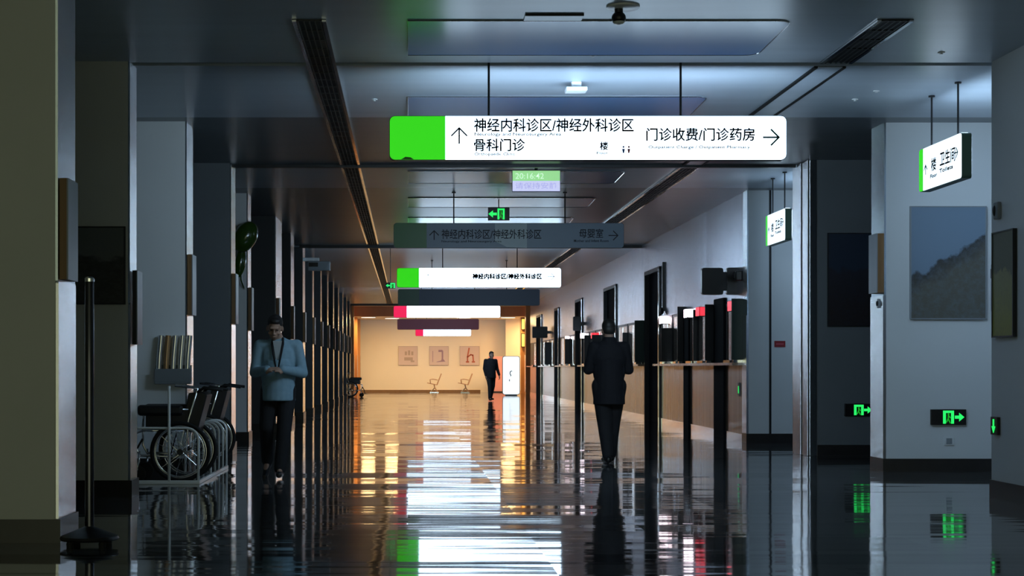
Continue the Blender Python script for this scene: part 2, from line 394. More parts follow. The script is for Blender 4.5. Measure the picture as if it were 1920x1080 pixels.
# left row of pillars
left = [(10.07, .53, -2.20), (13.57, .34, -2.355), (16.87, .5, -2.33), (20.3, .5, -2.24), (23.8, .5, -2.38), (27.4, 1.3, -2.26), (30.9, .9, -2.26),
        (34.4, .8, -2.26), (37.9, .6, -2.26), (41.4, .6, -2.26), (44.9, .6, -2.26), (48.4, .6, -2.26), (51.9, .6, -2.26), (55.4, .6, -2.26), (58.9, .6, -2.26), (62.2, .6, -2.26)]
ORD = ['first', 'second', 'third', 'fourth', 'fifth', 'sixth', 'seventh', 'eighth', 'ninth', 'tenth', 'eleventh', 'twelfth', 'thirteenth', 'fourteenth', 'fifteenth', 'sixteenth']
for i, (y, t, xe) in enumerate(left):
    p = struct('wall_left_pier', box(nb(), -6.05, xe-.02, y, y+t, 0, H+.05), 'paint_lifted' if i in (2, 4) else 'paint' if i < 2 else 'paint_dark' if i == 3 else 'paint_black')
    obj('side_panel', box(nb(), xe-.02, xe-.004, y+.001, y+t-.004, 1.65, H), 'satin', p)
    obj('corner_guard', prism(nb(), rrect(y+.006, y+t-.002, .15, 1.65, .02, (0,0,1,1)), xe-.018, xe, 'yz'), 'steel', p)
    obj('baseboard', box(nb(), -6, xe+.015, y-.015, y+t+.01, 0, .148), 'base', p)
    hi, lo = (2.3, 1.66) if i != 1 else (1.93, 1.30)
    L = min(.30, t-.08)
    t_ = thing('wall_board', 'narrow brown-edged board on the corridor side of the %s pillar of the left row' % ORD[i], 'board', (xe, y+.03, lo))
    off = .012 if i == 1 else 0
    obj('board_body', box(nb(), off, .045, 0, L, 0, hi-lo), 'brown' if i not in (1,) else 'dark', t_)
    obj('board_face', box(nb(), .045, .055, .0, L, 0, hi-lo), 'grey', t_)
# painting joints on the nearest pillar
# right piers
for nm, y, t, xe, full in (('wall_right_pier', 16.95, .47, 5.045, 0), ('wall_right_pier', 20.0, .72, 4.985, 1), ('wall_right_pier', 23.4, .3, 4.96, 0)):
    p = struct(nm, box(nb(), xe+.02, 8.05, y, y+t, 0, H+.05), 'paint_dark' if full else 'paint_cool')
    if full:
        q = nb()
        box(q, xe+.0, xe+.03, y-.02, y+.24, 0, H); box(q, xe-.015, xe+.03, y+.27, y+.47, 0, H); box(q, xe+.0, xe+.03, y+.5, y+.74, 0, H); box(q, xe+.03, xe+.12, y-.02, y+.002, 0, H)
        obj('steel_column_cladding', q, 'steel', p, bevel=.006)
    else:
        obj('side_panel', box(nb(), xe, xe+.02, y+.004, y+t-.004, 1.87, H), 'satin', p)
        obj('corner_guard', box(nb(), xe-.012, xe+.02, y+.002, y+t-.002, .13, 1.87), 'steel', p)
    obj('baseboard', box(nb(), xe-.015 if not full else xe+.13, 8, y-.015, y+t, 0, .14), 'base', p)
    if y > 23:
        obj('panel_joint', box(nb(), X_(1442, y), X_(1446, y), y-.012, y+.01, .14, H), 'dark', p)
        obj('panel_joint', box(nb(), X_(1487, y), X_(1491, y), y-.012, y+.01, .14, H), 'dark', p)
t_ = thing('wall_board', 'brown-grey board on the corridor side of the pillar with the seascape painting', 'board', (5.045, 16.98, 1.9))
obj('board_body', box(nb(), -.06, 0, 0, .3, 0, .63), 'brown', t_); obj('board_face', box(nb(), -.07, -.06, 0, .3, 0, .63), 'grey', t_)
t_ = thing('wall_latch', 'small oval latch on the steel guard of the seascape pillar', 'latch', (5.033, 17.1, 1.79))
obj('latch_plate', box(nb(), -.012, 0, -.03, .03, -.05, .05), 'grey', t_, bevel=.005); obj('latch_knob', ell(nb(), (-.018, 0, 0), (.014, .02, .03)), 'dark', t_, smooth=True)

# long right wall: wood dado, service windows, cladding above, tall dark openings
RW = 4.96
openings = [(31.4, 33.4), (38.0, 40.4), (45.4, 47.3), (52.4, 54.0), (59.2, 61.6)]
segs = []; a = 23.7
for o0, o1 in openings: segs.append((a, o0)); a = o1
segs.append((a, 64.9))
bmU, bmW, bmB, bmL = nb(), nb(), nb(), nb()
for a, c in segs:
    box(bmU, RW, RW+.2, a, c, 2.1, H+.05); box(bmW, RW, RW+.2, a, c, .12, 1.14); box(bmB, RW-.012, RW+.2, a, c, 0, .12)
    box(bmL, RW-.16, RW+.22, a, c, 1.14, 1.18)
for o0, o1 in openings: box(bmU, RW, RW+.2, o0, o1, 3.08, H+.05)
struct('wall_right_cladding', bmU, 'clad'); struct('wall_right_dado', bmW, 'wood'); struct('baseboard_right_hall', bmB, 'steel'); struct('trim_4', bmL, 'wood')
for k, (o0, o1) in enumerate(openings):
    d = struct('door_%d' % (k+1), box(nb(), RW+.06, RW+.1, o0+.06, o1-.06, 0, 3.02), 'doorway_dark')  # near-black sheet stands for the shade inside the opening
    obj('door_frame', box(box(box(nb(), RW-.03, RW+.2, o0, o0+.06, 0, 3.08), RW-.03, RW+.2, o1-.06, o1, 0, 3.08), RW-.03, RW+.2, o0, o1, 3.02, 3.1), 'dark', d)
    obj('door_edge_strip', box(nb(), RW-.05, RW-.03, o0+.01, o0+.05, 0, 3.05), 'chrome', d)
d = struct('door_6', box(nb(), RW-.035, RW+.02, 24.98, 25.78, .0, 2.2), 'doorway_dark')
d = struct('door_7', box(nb(), RW-.035, RW+.02, 28.12, 28.62, .0, 2.12), 'doorway_dark')
wins = []
def win(y0, y1, pane='glass_streaks'):
    k = len(wins)+1
    w = struct('window_%d' % k, box(nb(), RW+.004, RW+.02, y0, y1, 1.18, 2.1), pane)
    q = nb()
    box(q, RW-.002, RW+.16, y0-.05, y0+.02, 1.18, 2.1); box(q, RW-.002, RW+.16, y1-.02, y1+.05, 1.18, 2.1); box(q, RW-.003, RW+.16, y0-.05, y1+.05, 2.05, 2.1)
    obj('window_frame', q, 'dark', w)
    obj('counter_tray', box(nb(), RW-.10, RW+.003, (y0+y1)/2-.25, (y0+y1)/2+.25, 1.18, 1.22), 'rail', w)
    q = nb(); box(q, RW-.006, RW+.02, (y0+y1)/2-.02, (y0+y1)/2+.02, 1.18, 2.04)
    obj('mullion', q, 'chrome', w)
    wins.append((y0, y1)); return w
for a, c in ((23.95, 24.9), (26.05, 27.3), (27.5, 28.05), (28.75, 29.9), (30.1, 31.2), (34.6, 36.0), (36.2, 37.7), (40.8, 42.2), (42.4, 43.6), (43.9, 45.1),
             (47.6, 48.8), (49.1, 50.3), (50.6, 51.9), (54.4, 55.8), (56.1, 57.4), (57.7, 58.9), (61.9, 63.2)): win(a, c)
win(33.95, 34.45, 'yellow')
bm = nb()
prev = 23.7
gaps = []
for a, c in sorted(wins):
    gaps.append((prev, a)); prev = c
gaps.append((prev, 64.9))
for a, c in gaps:       # solid cladding between the windows
    for o0, o1 in openings:
        if a < o0 < c:
            if o0-a > .02: box(bm, RW+.01, RW+.2, a, o0, 1.18, 2.1)
            a = o1
    if c-a > .02: box(bm, RW+.01, RW+.2, a, c, 1.18, 2.1)
struct('wall_right_mullions', bm, 'dark')
struct('wall_right_backing', box(nb(), RW+.2, RW+.26, 23.7, 64.9, 0, H), 'slot')

# privacy dividers between the counters
divs = [(23.74, .16, 'greenboard', 1.22, 2.13, 'tall dark green divider board next to the lift lobby corner'),
        (25.92, .15, 'dark', 1.22, 2.13, 'black divider board behind the first narrow dark door'),
        (27.4, .08, 'dark', 1.22, 2.1, 'slim black divider between the two red-lit counters'),
        (28.68, .13, 'dark', 1.22, 2.2, 'black divider beside the second narrow dark door'),
        (30.0, .22, 'dark', 1.22, 1.85, 'squat black divider in front of the first tall doorway'),
        (33.6, .20, 'greenboard', 1.22, 2.1, 'green divider board just past the first tall doorway'),
        (36.1, .12, 'dark', 1.22, 1.9, 'dark divider half way between first and second tall doorways'),
        (41.0, .25, 'dark', 1.22, 1.95, 'dark divider just past the second tall doorway'),
        (43.75, .14, 'dark', 1.22, 2.0, 'slim dark divider short of the third tall doorway'),
        (48.95, .16, 'dark', 1.22, 2.0, 'dark divider past the third tall doorway'),
        (55.95, .18, 'dark', 1.22, 2.0, 'farthest dark divider near the amber lobby')]
for y, w, mm, z0, z1, lb in divs:
    t_ = thing('counter_divider', lb, 'divider', (RW, y, 1.18), 0, 'dividers between the service counters')
    obj('divider_panel', box(nb(), -w, .03, -.02, .02, .04, z1-1.18), mm, t_, bevel=.006)
    obj('divider_foot', box(nb(), -w+.02, .0, -.03, .03, 0, .04), 'rail', t_)
leds = [(24.15, 'led', 2.03, 'red counter display nearest the lift lobby'), (26.85, 'led', 2.04, 'red counter display left of the narrow dark door'),
        (28.0, 'ledw', 2.05, 'white counter lamp beside the middle red display'), (30.75, 'ledw', 2.02, 'white lamp at near edge of first tall doorway'),
        (33.9, 'ledw', 2.02, 'white lamp at far edge of first tall doorway'), (42.3, 'led', 1.95, 'small red display beyond the second tall doorway'),
        (44.9, 'ledw', 2.0, 'white lamp short of the third tall doorway'), (49.3, 'ledw', 2.0, 'white lamp past the third tall doorway')]
for y, mm, z, lb in leds:
    t_ = thing('counter_display', lb, 'display', (RW, y, z), 0, 'lit displays above the service counters')
    obj('housing', box(nb(), -.10, .03, -.17, .17, -.075, .085), 'grey', t_, bevel=.006)
    obj('lit_face', box(box(nb(), -.106, -.10, -.16, .16, -.065, .075), -.09, .0, -.176, -.17, -.065, .075), mm, t_)

# portal and warm lobby at the end
LH = 3.3
struct('ceiling_lobby', box(nb(), -9, 12, 67.6, END+.2, LH, LH+.15), 'cream')
struct('ceiling_lobby_front', box(nb(), -9, 12, 64.9, 67.8, H, H+.12), 'cream')
struct('trim_5', box(nb(), -9, 12, 67.5, 67.6, LH-.02, H+.02), 'orange')
struct('wall_back', box(nb(), -9, 12, END, END+.2, 0, LH+.1), 'cream')
struct('baseboard_back', box(nb(), -8.9, 3.3, END-.02, END, 0, .1), 'brown')
struct('wall_lobby_left', box(nb(), -4.2, -4.0, 65, END, 0, H+.05), 'orange')
struct('wall_lobby_right', box(nb(), 7.5, 7.7, 65, END, 0, H+.05), 'cream')
q = nb(); box(q, -2.3, RW+.1, 64.85, 65.05, 3.63, H+.1); box(q, -6.2, -2.3, 64.85, 65.05, 0, H+.1); box(q, RW+.1, 12, 64.85, 65.05, 0, H+.1); box(q, -9, -6.1, 64.85, 65.05, 0, H+.1)
struct('wall_portal', q, 'paint_black')
for x0, x1, y in ((-2.6, -2.26, 66.6), (-2.6, -2.2, 69.3), (-2.8, -2.15, 71.8)):
    p = struct('wall_lobby_pier', box(nb(), -4.05, x1, y, y+.5, 0, (H if y < 67 else LH)+.02), 'orange'); obj('corner_guard', box(nb(), x1, x1+.012, y, y+.5, .1, 1.65), 'steel', p)
for x0, y in ((4.9, 66.5), (4.9, 69.4)):
    p = struct('wall_lobby_pier', box(nb(), x0, 7.55, y, y+.6, 0, (H if y < 67 else LH)+.02), 'orange'); obj('corner_guard', box(nb(), x0-.012, x0, y, y+.6, .1, 1.65), 'steel', p)
struct('wall_lobby_recess', box(nb(), 4.42, 7.55, 72.4, 72.6, 0, LH+.02), 'cream')

# warm ceiling lamps of the lobby
spots = [(-.7, 70.0, 'left'), (2.4, 69.0, 'middle'), (5.6, 71.2, 'right'), (-1.7, 68.6, 'front left'), (4.3, 68.8, 'front right')]
for x, y, lb in spots:
    t_ = thing('ceiling_downlight', 'round warm downlight in the amber lobby ceiling, %s one' % lb, 'lamp', (x, y, LH), 0, 'warm downlights in the far lobby')
    obj('trim_ring', lathe(nb(), [(.31, 0), (.33, -.01), (.33, -.03), (.31, -.035)], 24), 'plastic', t_, smooth='auto')
    obj('lamp_face', lathe(nb(), [(.305, -.03), (.305, -.04)], 24), 'lamp', t_)
    l = bpy.data.lights.new('lamp_light', 'AREA'); l.shape = 'DISK'; l.size = .62; l.energy = 82; l.color = WARM
    lo = bpy.data.objects.new('lamp_light', l); COL.objects.link(lo); lo.parent = t_; lo.location = (0, 0, -.05)
for k, (z0, z1) in enumerate(((2.75, 3.25), (2.0, 2.6))):
    t_ = thing('wall_lamp', '%s amber strip lamp on the right wall of the far lobby' % ('upper', 'lower')[k], 'lamp', (4.9, 69.3, z0), 0, 'amber strip lamps')
    obj('lamp_backplate', box(nb(), .0, .18, .0, .06, 0, z1-z0), 'dark', t_); obj('lamp_tube', box(nb(), .03, .15, -.03, .0, .03, z1-z0-.03), 'amber', t_, bevel=.01)

# ------------------------------------------------------------------ ceiling fittings
for nm, x0, x1, a, c, lb, closed in (('left', -.865, -.612, 11.93, 20.43, 'nearest', 0), ('left', -.865, -.612, 20.6, 33.8, 'middle', 0), ('left', -.865, -.612, 34.1, 64.7, 'farthest', 0),
        ('right', 3.50, 3.772, 11.93, 13.6, 'nearest', 0), ('right', 3.50, 3.772, 13.78, 20.43, 'second pale closed', 1), ('right', 3.50, 3.772, 20.6, 33.8, 'third', 0), ('right', 3.50, 3.772, 34.1, 64.7, 'farthest', 0)):
    t_ = thing('slot_diffuser', 'long slotted air diffuser in the %s of the ceiling, %s length' % (nm, lb), 'air diffuser', ((x0+x1)/2, a, H), 0, 'slot air diffusers')
    w = (x1-x0)/2; L = c-a
    obj('backing', box(nb(), -w, w, 0, L, -.004, 0), 'slot', t_)
    q = nb(); box(q, -w, -w+.03, 0, L, -.018, -.004); box(q, w-.03, w, 0, L, -.018, -.004); obj('edge_rail', q, 'slot' if closed else 'rail', t_)
    q = nb()
    if closed: box(q, -w+.03, w-.03, 0, L, -.012, -.004)
    else:
        for k in range(1, 6): box(q, -w+2*w*k/6-.004, -w+2*w*k/6+.004, 0, L, -.014, -.004)
        for k in range(int(L/.35)): box(q, -w+.03, w-.03, k*.35, k*.35+.012, -.012, -.004)
    obj('slats', q, 'ceil' if closed else 'dark', t_)
for y, lb in ((11.95, 'nearest'), (15.3, 'second'), (18.3, 'third'), (21.1, 'fourth'), (24.4, 'fifth'), (27.6, 'sixth'), (31.0, 'seventh')):
    t_ = thing('ceiling_light_panel', 'unlit glossy blue ceiling light panel, %s from the camera' % lb, 'light panel', (0, y, H), 0, 'unlit ceiling light panels')
    q = nb(); pts = rrect(0, 2.87, 0, 1.2, .12, (0, 1, 1, 0))
    a_ = [q.verts.new((p[0], p[1], 0)) for p in pts]; c_ = [q.verts.new((p[0], p[1], -.008-.018*p[1])) for p in pts]     # the sheet sags a little to its far edge
    q.faces.new(a_); q.faces.new(list(reversed(c_)))
    for i in range(len(pts)): q.faces.new((a_[i], c_[i], c_[(i+1)%len(pts)], a_[(i+1)%len(pts)]))
    obj('diffuser_sheet', q, 'acrylic', t_)
    obj('frame_edge', tube(nb(), [(p[0], p[1], -.006-.018*p[1]) for p in pts], .006, 6, True), 'rail', t_)
t_ = thing('security_camera', 'black dome security camera under a pale ceiling disc', 'camera', (X_(1168, 11.5), 11.5, H))
obj('ceiling_disc', lathe(nb(), [(.12, 0), (.12, -.012), (.105, -.02)], 28), 'plastic', t_, smooth='auto')
obj('stem', lathe(nb(), [(.03, -.02), (.03, -.06)], 16, (-.03, 0, 0)), 'dark', t_)
obj('dome', ell(nb(), (-.03, 0, -.085), (.052, .052, .048)), 'black', t_, smooth=True)
obj('lens_ring', lathe(nb(), [(.04, -.117), (.045, -.112), (.03, -.13)], 20, (-.03, 0, 0)), 'plastic', t_, smooth=True)
t_ = thing('emergency_lamp', 'small white square emergency lamp below the ceiling above the large sign', 'lamp', (X_(1080, 14.55), 14.55, H))
obj('mount', box(nb(), -.045, .045, -.05, .05, -.055, 0), 'plastic', t_, bevel=.008); obj('plate', box(nb(), -.095, .095, -.09, .09, -.09, -.055), 'plastic', t_, bevel=.008)
for px, py, lb in ((702, 186, 'left of the large lit sign'), (1112, 103, 'just behind nearest light panel'), (1603, 186, 'above the right slot diffuser'), (1765, 98, 'near the right wall'), (1643, 170, 'between right diffuser and side sign')):
    d = 7800/(690-py)
    t_ = thing('sprinkler_head', 'tiny pale sprinkler head on ceiling %s' % lb, 'sprinkler', (X_(px, d), d, H), 0, 'ceiling sprinklers')
    obj('escutcheon', lathe(nb(), [(.03, 0), (.03, -.006), (.012, -.01)], 16), 'plastic', t_); obj('nozzle', lathe(nb(), [(.008, -.008), (.008, -.014), (.014, -.015), (.014, -.018)], 12), 'plastic', t_)
d = 11.75
t_ = thing('access_hatch', 'thin rectangular access hatch in ceiling ahead of the nearest light panel', 'hatch', (X_(985, d), d, H))
obj('hatch_plate', box(nb(), 0, .43, 0, .18, -.012, 0), 'ceil', t_); obj('hatch_seam', box(nb(), 0, .43, -.01, .0, -.016, 0), 'slot', t_)

# ------------------------------------------------------------------ hanging signs across the corridor
def sign(name, label, d, x0, x1, zt, zb, face, accent, frac, T=.10, rods=(), rodtop=H, items=None, side=None):
    cx = (x0+x1)/2; w = (x1-x0)/2; h = (zt-zb)/2
    t_ = thing(name, label, 'sign', (cx, d, (zt+zb)/2), 0, 'hanging direction signs')
    r = min(.045, h*.35)
    obj('sign_case', prism(nb(), rrect(-w, w, -h, h, r), .006, T-.006), 'dark', t_)
    xs = -w+2*w*frac
    for y0, y1, nm in ((0, .006, 'front'), (T-.006, T, 'back')):
        a = obj('accent_panel', prism(nb(), rrect(-w+.004, xs, -h+.004, h-.004, r, (1,0,0,1)), y0, y1), accent, t_)
        f = obj('face_panel', prism(nb(), rrect(xs, w-.004, -h+.004, h-.004, r, (0,1,1,0)), y0, y1), 'lit_back' if (face.startswith('lit') and nm == 'back') else face, t_)
    if face.startswith('lit'): obj('added_uplight_strip', box(nb(), xs, w-.06, .015, T-.015, h, h+.004), 'added_uplight', t_)  # uplight strip added to brighten the ceiling above
    for rx in rods:
        q = tube(nb(), [(rx-cx, T/2, h-.01), (rx-cx, T/2, rodtop-(zt+zb)/2)], .010, 10)
        lathe(q, [(.03, rodtop-(zt+zb)/2-.015), (.03, rodtop-(zt+zb)/2)], 14, (rx-cx, T/2, 0)); obj('hanging_rod', q, 'dark', t_)
    if items: items(t_, lambda px: X_(px, d)-cx, lambda py: Z_(py, d)-(zt+zb)/2)
    return t_
def lett(t_, body, x0, x1, z0, z1, m, dd=-.0005, bold=0):
    b_ = text(body, x0, x1, z0, z1-z0, dd, bold=bold)
    if b_: obj('lettering', b_, m, t_)
def it1(t_, X, Z):
    lett(t_, '神经内科诊区/神经外科诊区', X(889), X(1188), Z(247), Z(222), 'ink', bold=.0022)
    lett(t_, 'Neurology and Neurosurgery Area', X(890), X(1052), Z(256), Z(248.5), 'ink_soft', bold=.0012)
    lett(t_, '骨科门诊', X(889), X(984), Z(283.5), Z(260), 'ink', bold=.0022)
    lett(t_, 'Orthopaedic Clinic', X(890), X(966), Z(293), Z(286), 'ink_soft', bold=.0012)
    lett(t_, '楼', X(1125), X(1140), Z(281), Z(266), 'icon_blue', bold=.0022)
    lett(t_, 'Floor', X(1119), X(1140), Z(289), Z(284.5), 'ink_soft', bold=.0012)
    lett(t_, '门诊收费/门诊药房', X(1212), X(1415), Z(264), Z(240), 'ink', bold=.0022)
    lett(t_, 'Outpatient Charge / Outpatient Pharmacy', X(1216), X(1406), Z(280), Z(273), 'ink_soft', bold=.0012)
    obj('arrow', arrow(nb(), X(861), Z(254.5), .066, 'up', .013, -.002, 0), 'ink', t_)
    obj('arrow', arrow(nb(), X(1446), Z(257.5), .066, 'right', .015, -.002, 0), 'teal', t_)
    for px, m in ((1169, 'icon_blue'), (1179, 'icon_red')):
        q = nb(); prism(q, arc(X(px), Z(275.5), .009, 0, 2*PI-.4, 10), -.002, 0)
        prism(q, [(X(px)-.012, Z(279)), (X(px)+.012, Z(279)), (X(px)+.006, Z(287)), (X(px)-.006, Z(287))][::-1], -.002, 0); obj('pictogram', q, m, t_)
    q = nb(); prism(q, [(X(752), Z(299)), (X(776), Z(299)), (X(770), Z(295)), (X(760), Z(294))], -.002, 0); obj('scuff_mark', q, 'off_green', t_)
D1 = 13.69
sign('direction_sign', 'large lit sign in front, green end, two lines of lettering at its left half', D1, X_(730, D1), X_(1475, D1), Z_(217, D1), Z_(300, D1), 'lit', 'lit_green', 105/745, rods=(X_(917, D1), X_(1278, D1)), rodtop=H+.12, items=it1)
D2 = 23.62
def it2(t_, X, Z):
    lett(t_, '神经内科诊区/神经外科诊区', X(828), X(1015), Z(448), Z(430), 'ink_off', -.004)
    lett(t_, '母婴室', X(1086), X(1131), Z(446), Z(429), 'ink_off', -.004)
    lett(t_, 'Neurology and Neurosurgery Area', X(828), X(940), Z(455.5), Z(450.5), 'ink_off', -.004)
    lett(t_, 'Mother and Infant Room', X(1076), X(1141), Z(454), Z(449), 'ink_off', -.004)
    obj('arrow', arrow(nb(), X(814), Z(441), .066, 'up', .014, -.004, 0), 'ink_off', t_)
    obj('arrow', arrow(nb(), X(1150), Z(441.5), .066, 'right', .014, -.004, 0), 'ink_off', t_)
    obj('cover_patch', prism(nb(), [(X(928), Z(419)), (X(988), Z(419)), (X(988), Z(465)), (X(950), Z(463)), (X(928), Z(452))][::-1], -.0035, 0), 'patch', t_)
sign('direction_sign', 'unlit blue-grey sign behind the large lit one, with dark green end', D2, X_(738, D2), X_(1170, D2), Z_(418, D2), Z_(465, D2), 'off', 'off_green', 62/432, rods=(X_(851, D2), X_(1060, D2)), items=it2)
D3 = 33.0
def it3(t_, X, Z):
    lett(t_, '神经内科诊区/神经外科诊区', X(886), X(1016), Z(523.5), Z(513), 'ink_blue', bold=.008)
    obj('arrow', arrow(nb(), X(802.5), Z(519), .05, 'up', .012, -.002, 0), 'ink', t_)
    obj('arrow', arrow(nb(), X(1033), Z(518.5), .07, 'right', .014, -.002, 0), 'ink', t_)
sign('direction_sign', 'lit sign with green end in the middle distance, single line of pale blue lettering', D3, X_(744, D3), X_(1052, D3), Z_(502.5, D3), Z_(539, D3), 'lit_mid', 'lit_green', 42/308, rods=(X_(830, D3), X_(970, D3)), items=it3)
D4 = 38.6
sign('direction_sign', 'unlit dark sign hanging right behind the middle lit sign', D4, X_(746, D4), X_(1012, D4), Z_(542, D4), Z_(573, D4), 'off_dark', 'off_black_green', .15, rods=(X_(810, D4), X_(950, D4)))
D5 = 51.0
def it5(t_, X, Z):
    lett(t_, '卫生间', X(884), X(896), Z(587), Z(582.5), 'ink_soft')
    obj('arrow', arrow(nb(), X(902), Z(584.5), .05, 'right', .012, -.002, 0), 'ink_soft', t_)
sign('direction_sign', 'lit white sign with crimson end, nearer of the two crimson ones', D5, X_(738, D5), X_(938, D5), Z_(573.5, D5), Z_(595.5, D5), 'lit_far', 'lit_red', 25/200, rods=(X_(790, D5), X_(890, D5)), items=it5)
D6 = 58.5
sign('direction_sign', 'unlit dark red sign between the two crimson-ended lit signs', D6, X_(745, D6), X_(898, D6), Z_(598, D6), Z_(618, D6), 'off_red', 'off_red', .15, rods=(X_(780, D6), X_(860, D6)))
D7 = 68.0
sign('direction_sign', 'farthest lit white sign with crimson end, in the amber lobby', D7, X_(779, D7), X_(883, D7), Z_(617, D7), Z_(630, D7), 'lit_far', 'lit_red', 15/104, rods=(X_(800, D7), X_(860, D7)), rodtop=LH)

# side signs in the plane of the right wall
def side_sign(label, y0, y1, xw, zt, zb):
    t_ = thing('direction_sign', label, 'sign', (xw, (y0+y1)/2, (zt+zb)/2), 0, 'hanging side signs')
    L = (y1-y0)/2; h = (zt-zb)/2; g = L-.2*L*1.05
    obj('sign_case', prism(nb(), rrect(-L, L, -h, h, .03), .006, .095, 'yz'), 'case_green', t_)
    obj('face_panel', prism(nb(), rrect(-L+.004, g, -h+.004, h-.004, .03, (1,0,0,1)), 0, .006, 'yz'), 'lit_side', t_)
    obj('accent_panel', prism(nb(), rrect(g, L-.004, -h+.004, h-.004, .03, (0,1,1,0)), 0, .006, 'yz'), 'lit_green', t_)
    obj('face_panel', prism(nb(), rrect(-L+.004, L-.004, -h+.004, h-.004, .03), .095, .0965, 'yz'), 'lit_back', t_)  # unseen back face, brightened to light the side lobby
    obj('added_uplight_strip', box(nb(), .02, .08, -L+.05, g, h, h+.004), 'added_side_uplight', t_)  # strip added to throw light on the ceiling over the side sign
    for yy in (-L*.62, L*.62):
        q = tube(nb(), [(.05, yy, h-.01), (.05, yy, H-(zt+zb)/2)], .009, 8); lathe(q, [(.03, H-(zt+zb)/2-.015), (.03, H-(zt+zb)/2)], 14, (.05, yy, 0)); obj('hanging_rod', q, 'dark', t_)
    # lettering reads from the far end (left in view) to the near end
    for body, ya, yb, z0, z1, m in (('楼', .38*L, .14*L, -.045, .075, 'ink_blue'), ('卫生间', -.04*L, -.74*L, -.03, .10, 'ink_blue'), ('Floor', .42*L, .10*L, -.11, -.075, 'ink_blue'), ('Toilets', -.02*L, -.64*L, -.09, -.055, 'ink_blue')):
        b_ = text(body, ya, yb, z0, z1-z0, -.0005, 'yz', bold=.0025)
        if b_: obj('lettering', b_, m, t_)
    obj('arrow', arrow(nb(), .66*L, -.01, .045, 'up', .012, -.002, 0, 'yz'), 'teal', t_)
    obj('arrow', arrow(nb(), -.78*L, .04, .045, 'right', .012, -.002, 0, 'yz', -1), 'teal', t_)
side_sign('small lit sign with green edge hanging nearest on the right, before the seascape pillar', 14.32, 15.5, 4.95, 3.21, 2.80)
side_sign('small lit sign with green edge hanging farther back on the right, before the steel column', 21.0, 22.12, 4.945, 3.2, 2.78)

# clock screen
d = 20.62
t_ = thing('clock_screen', 'small hanging screen with green time band and pale lavender message', 'screen', (X_(1005.5, d), d, Z_(358.5, d)))
w = 44.5*d/F; h = 38.5*d/F
obj('screen_case', prism(nb(), rrect(-w-.006, w+.006, -.006, h+.006, .01), .003, .06), 'dark', t_)
obj('green_band', box(nb(), -w, w, 0, .004, h*.5, h), 'scr_green', t_); obj('message_panel', box(nb(), -w, w, 0, .004, 0, h*.5), 'scr_lav', t_)
for body, a, c, z0, z1, m in (('20:16:42', -w*.88, w*.32, h*.60, h*.88, 'scr_text'), ('请保持安静', -w*.88, w*.88, h*.12, h*.42, 'scr_dim')): lett(t_, body, a, c, z0, z1, m)
obj('hanger', tube(nb(), [(0, .03, h), (0, .03, H-Z_(358.5, d))], .02, 10), 'dark', t_)

# exit signs
def exit_sign(label, loc, w, h, door, arr, kind='right', rod=None, rz=0):
    t_ = thing('exit_sign', label, 'exit sign', loc, rz, 'green exit signs')
    obj('housing', box(nb(), -w/2, w/2, -.03, .0, -h/2, h/2), 'black', t_, bevel=.004)
    y0, y1 = -.034, -.03
    if door:
        a, c = door; zb, zt = -h*.42, h*.42; s_ = (c-a)
        q = nb(); box(q, a, c, y0, y1, zt-s_*.22, zt); box(q, a, a+s_*.26, y0, y1, zb, zt-s_*.22); box(q, c-s_*.26, c, y0, y1, zb+.0, zt-s_*.22); obj('door_pictogram', q, 'exit', t_)
        q = nb(); mx = (a+c)/2; prism(q, arc(mx, zt-s_*.34, s_*.09, 0, 5.8, 8), y0, y1)
        for p1, p2 in (((mx, zt-s_*.42), (mx-s_*.03, zb+h*.32)), ((mx-s_*.03, zb+h*.32), (mx-s_*.18, zb+h*.1)), ((mx-s_*.03, zb+h*.32), (mx+s_*.16, zb+h*.05)), ((mx, zt-s_*.46), (mx+s_*.17, zb+h*.38))): stroke(q, p1, p2, s_*.1, y0, y1)
        obj('running_figure', q, 'exit_dim', t_)
    a, c = arr; s = (c-a); m_ = a+s*.45
    if kind == 'right': pts = [(a, -h*.1), (m_, -h*.1), (m_, -h*.28), (c, 0), (m_, h*.28), (m_, h*.1), (a, h*.1)]
    elif kind == 'left': pts = [(c, h*.1), (a+s*.55, h*.1), (a+s*.55, h*.28), (a, 0), (a+s*.55, -h*.28), (a+s*.55, -h*.1), (c, -h*.1)]
    else: pts = [(-w*.09, h*.38), (-w*.09, -.02*h), (-w*.28, -.02*h), (0, -h*.4), (w*.28, -.02*h), (w*.09, -.02*h), (w*.09, h*.38)]
    obj('arrow', prism(nb(), pts, y0, y1), 'exit', t_)
    if rod: obj('hanging_rod', tube(nb(), [(0, -.015, h/2-.005), (0, -.015, rod)], .008, 8), 'dark', t_)
    return t_
exit_sign('low green exit sign on the wall under the seascape painting', (X_(1777, 16.95), 16.95, Z_(782, 16.95)), .375, .165, (-.06, .055), (.065, .165))
exit_sign('low green exit sign on the dark wall under the dark painting', (X_(1609, 20.0), 20.0, Z_(768.5, 20.0)), .35, .155, (-.06, .06), (.065, .165))
exit_sign('green down-arrow exit sign on the near right wall', (4.96, 13.47, Z_(798.5, 13.47)), .15, .15, None, (0, 0), 'down', rz=-PI/2)
exit_sign('green exit sign hanging at mid ceiling above the unlit sign', (X_(935, 24.6), 24.6, Z_(401.5, 24.6)), .33, .20, (-.02, .09), (-.16, -.03), 'left', rod=H-Z_(401.5, 24.6))
exit_sign('small green exit sign at left of the middle lit sign', (X_(732, 34.6), 34.6, Z_(535.5, 34.6)), .22, .13, (.0, .1), (-.1, -.01), 'left', rod=H-Z_(535.5, 34.6))

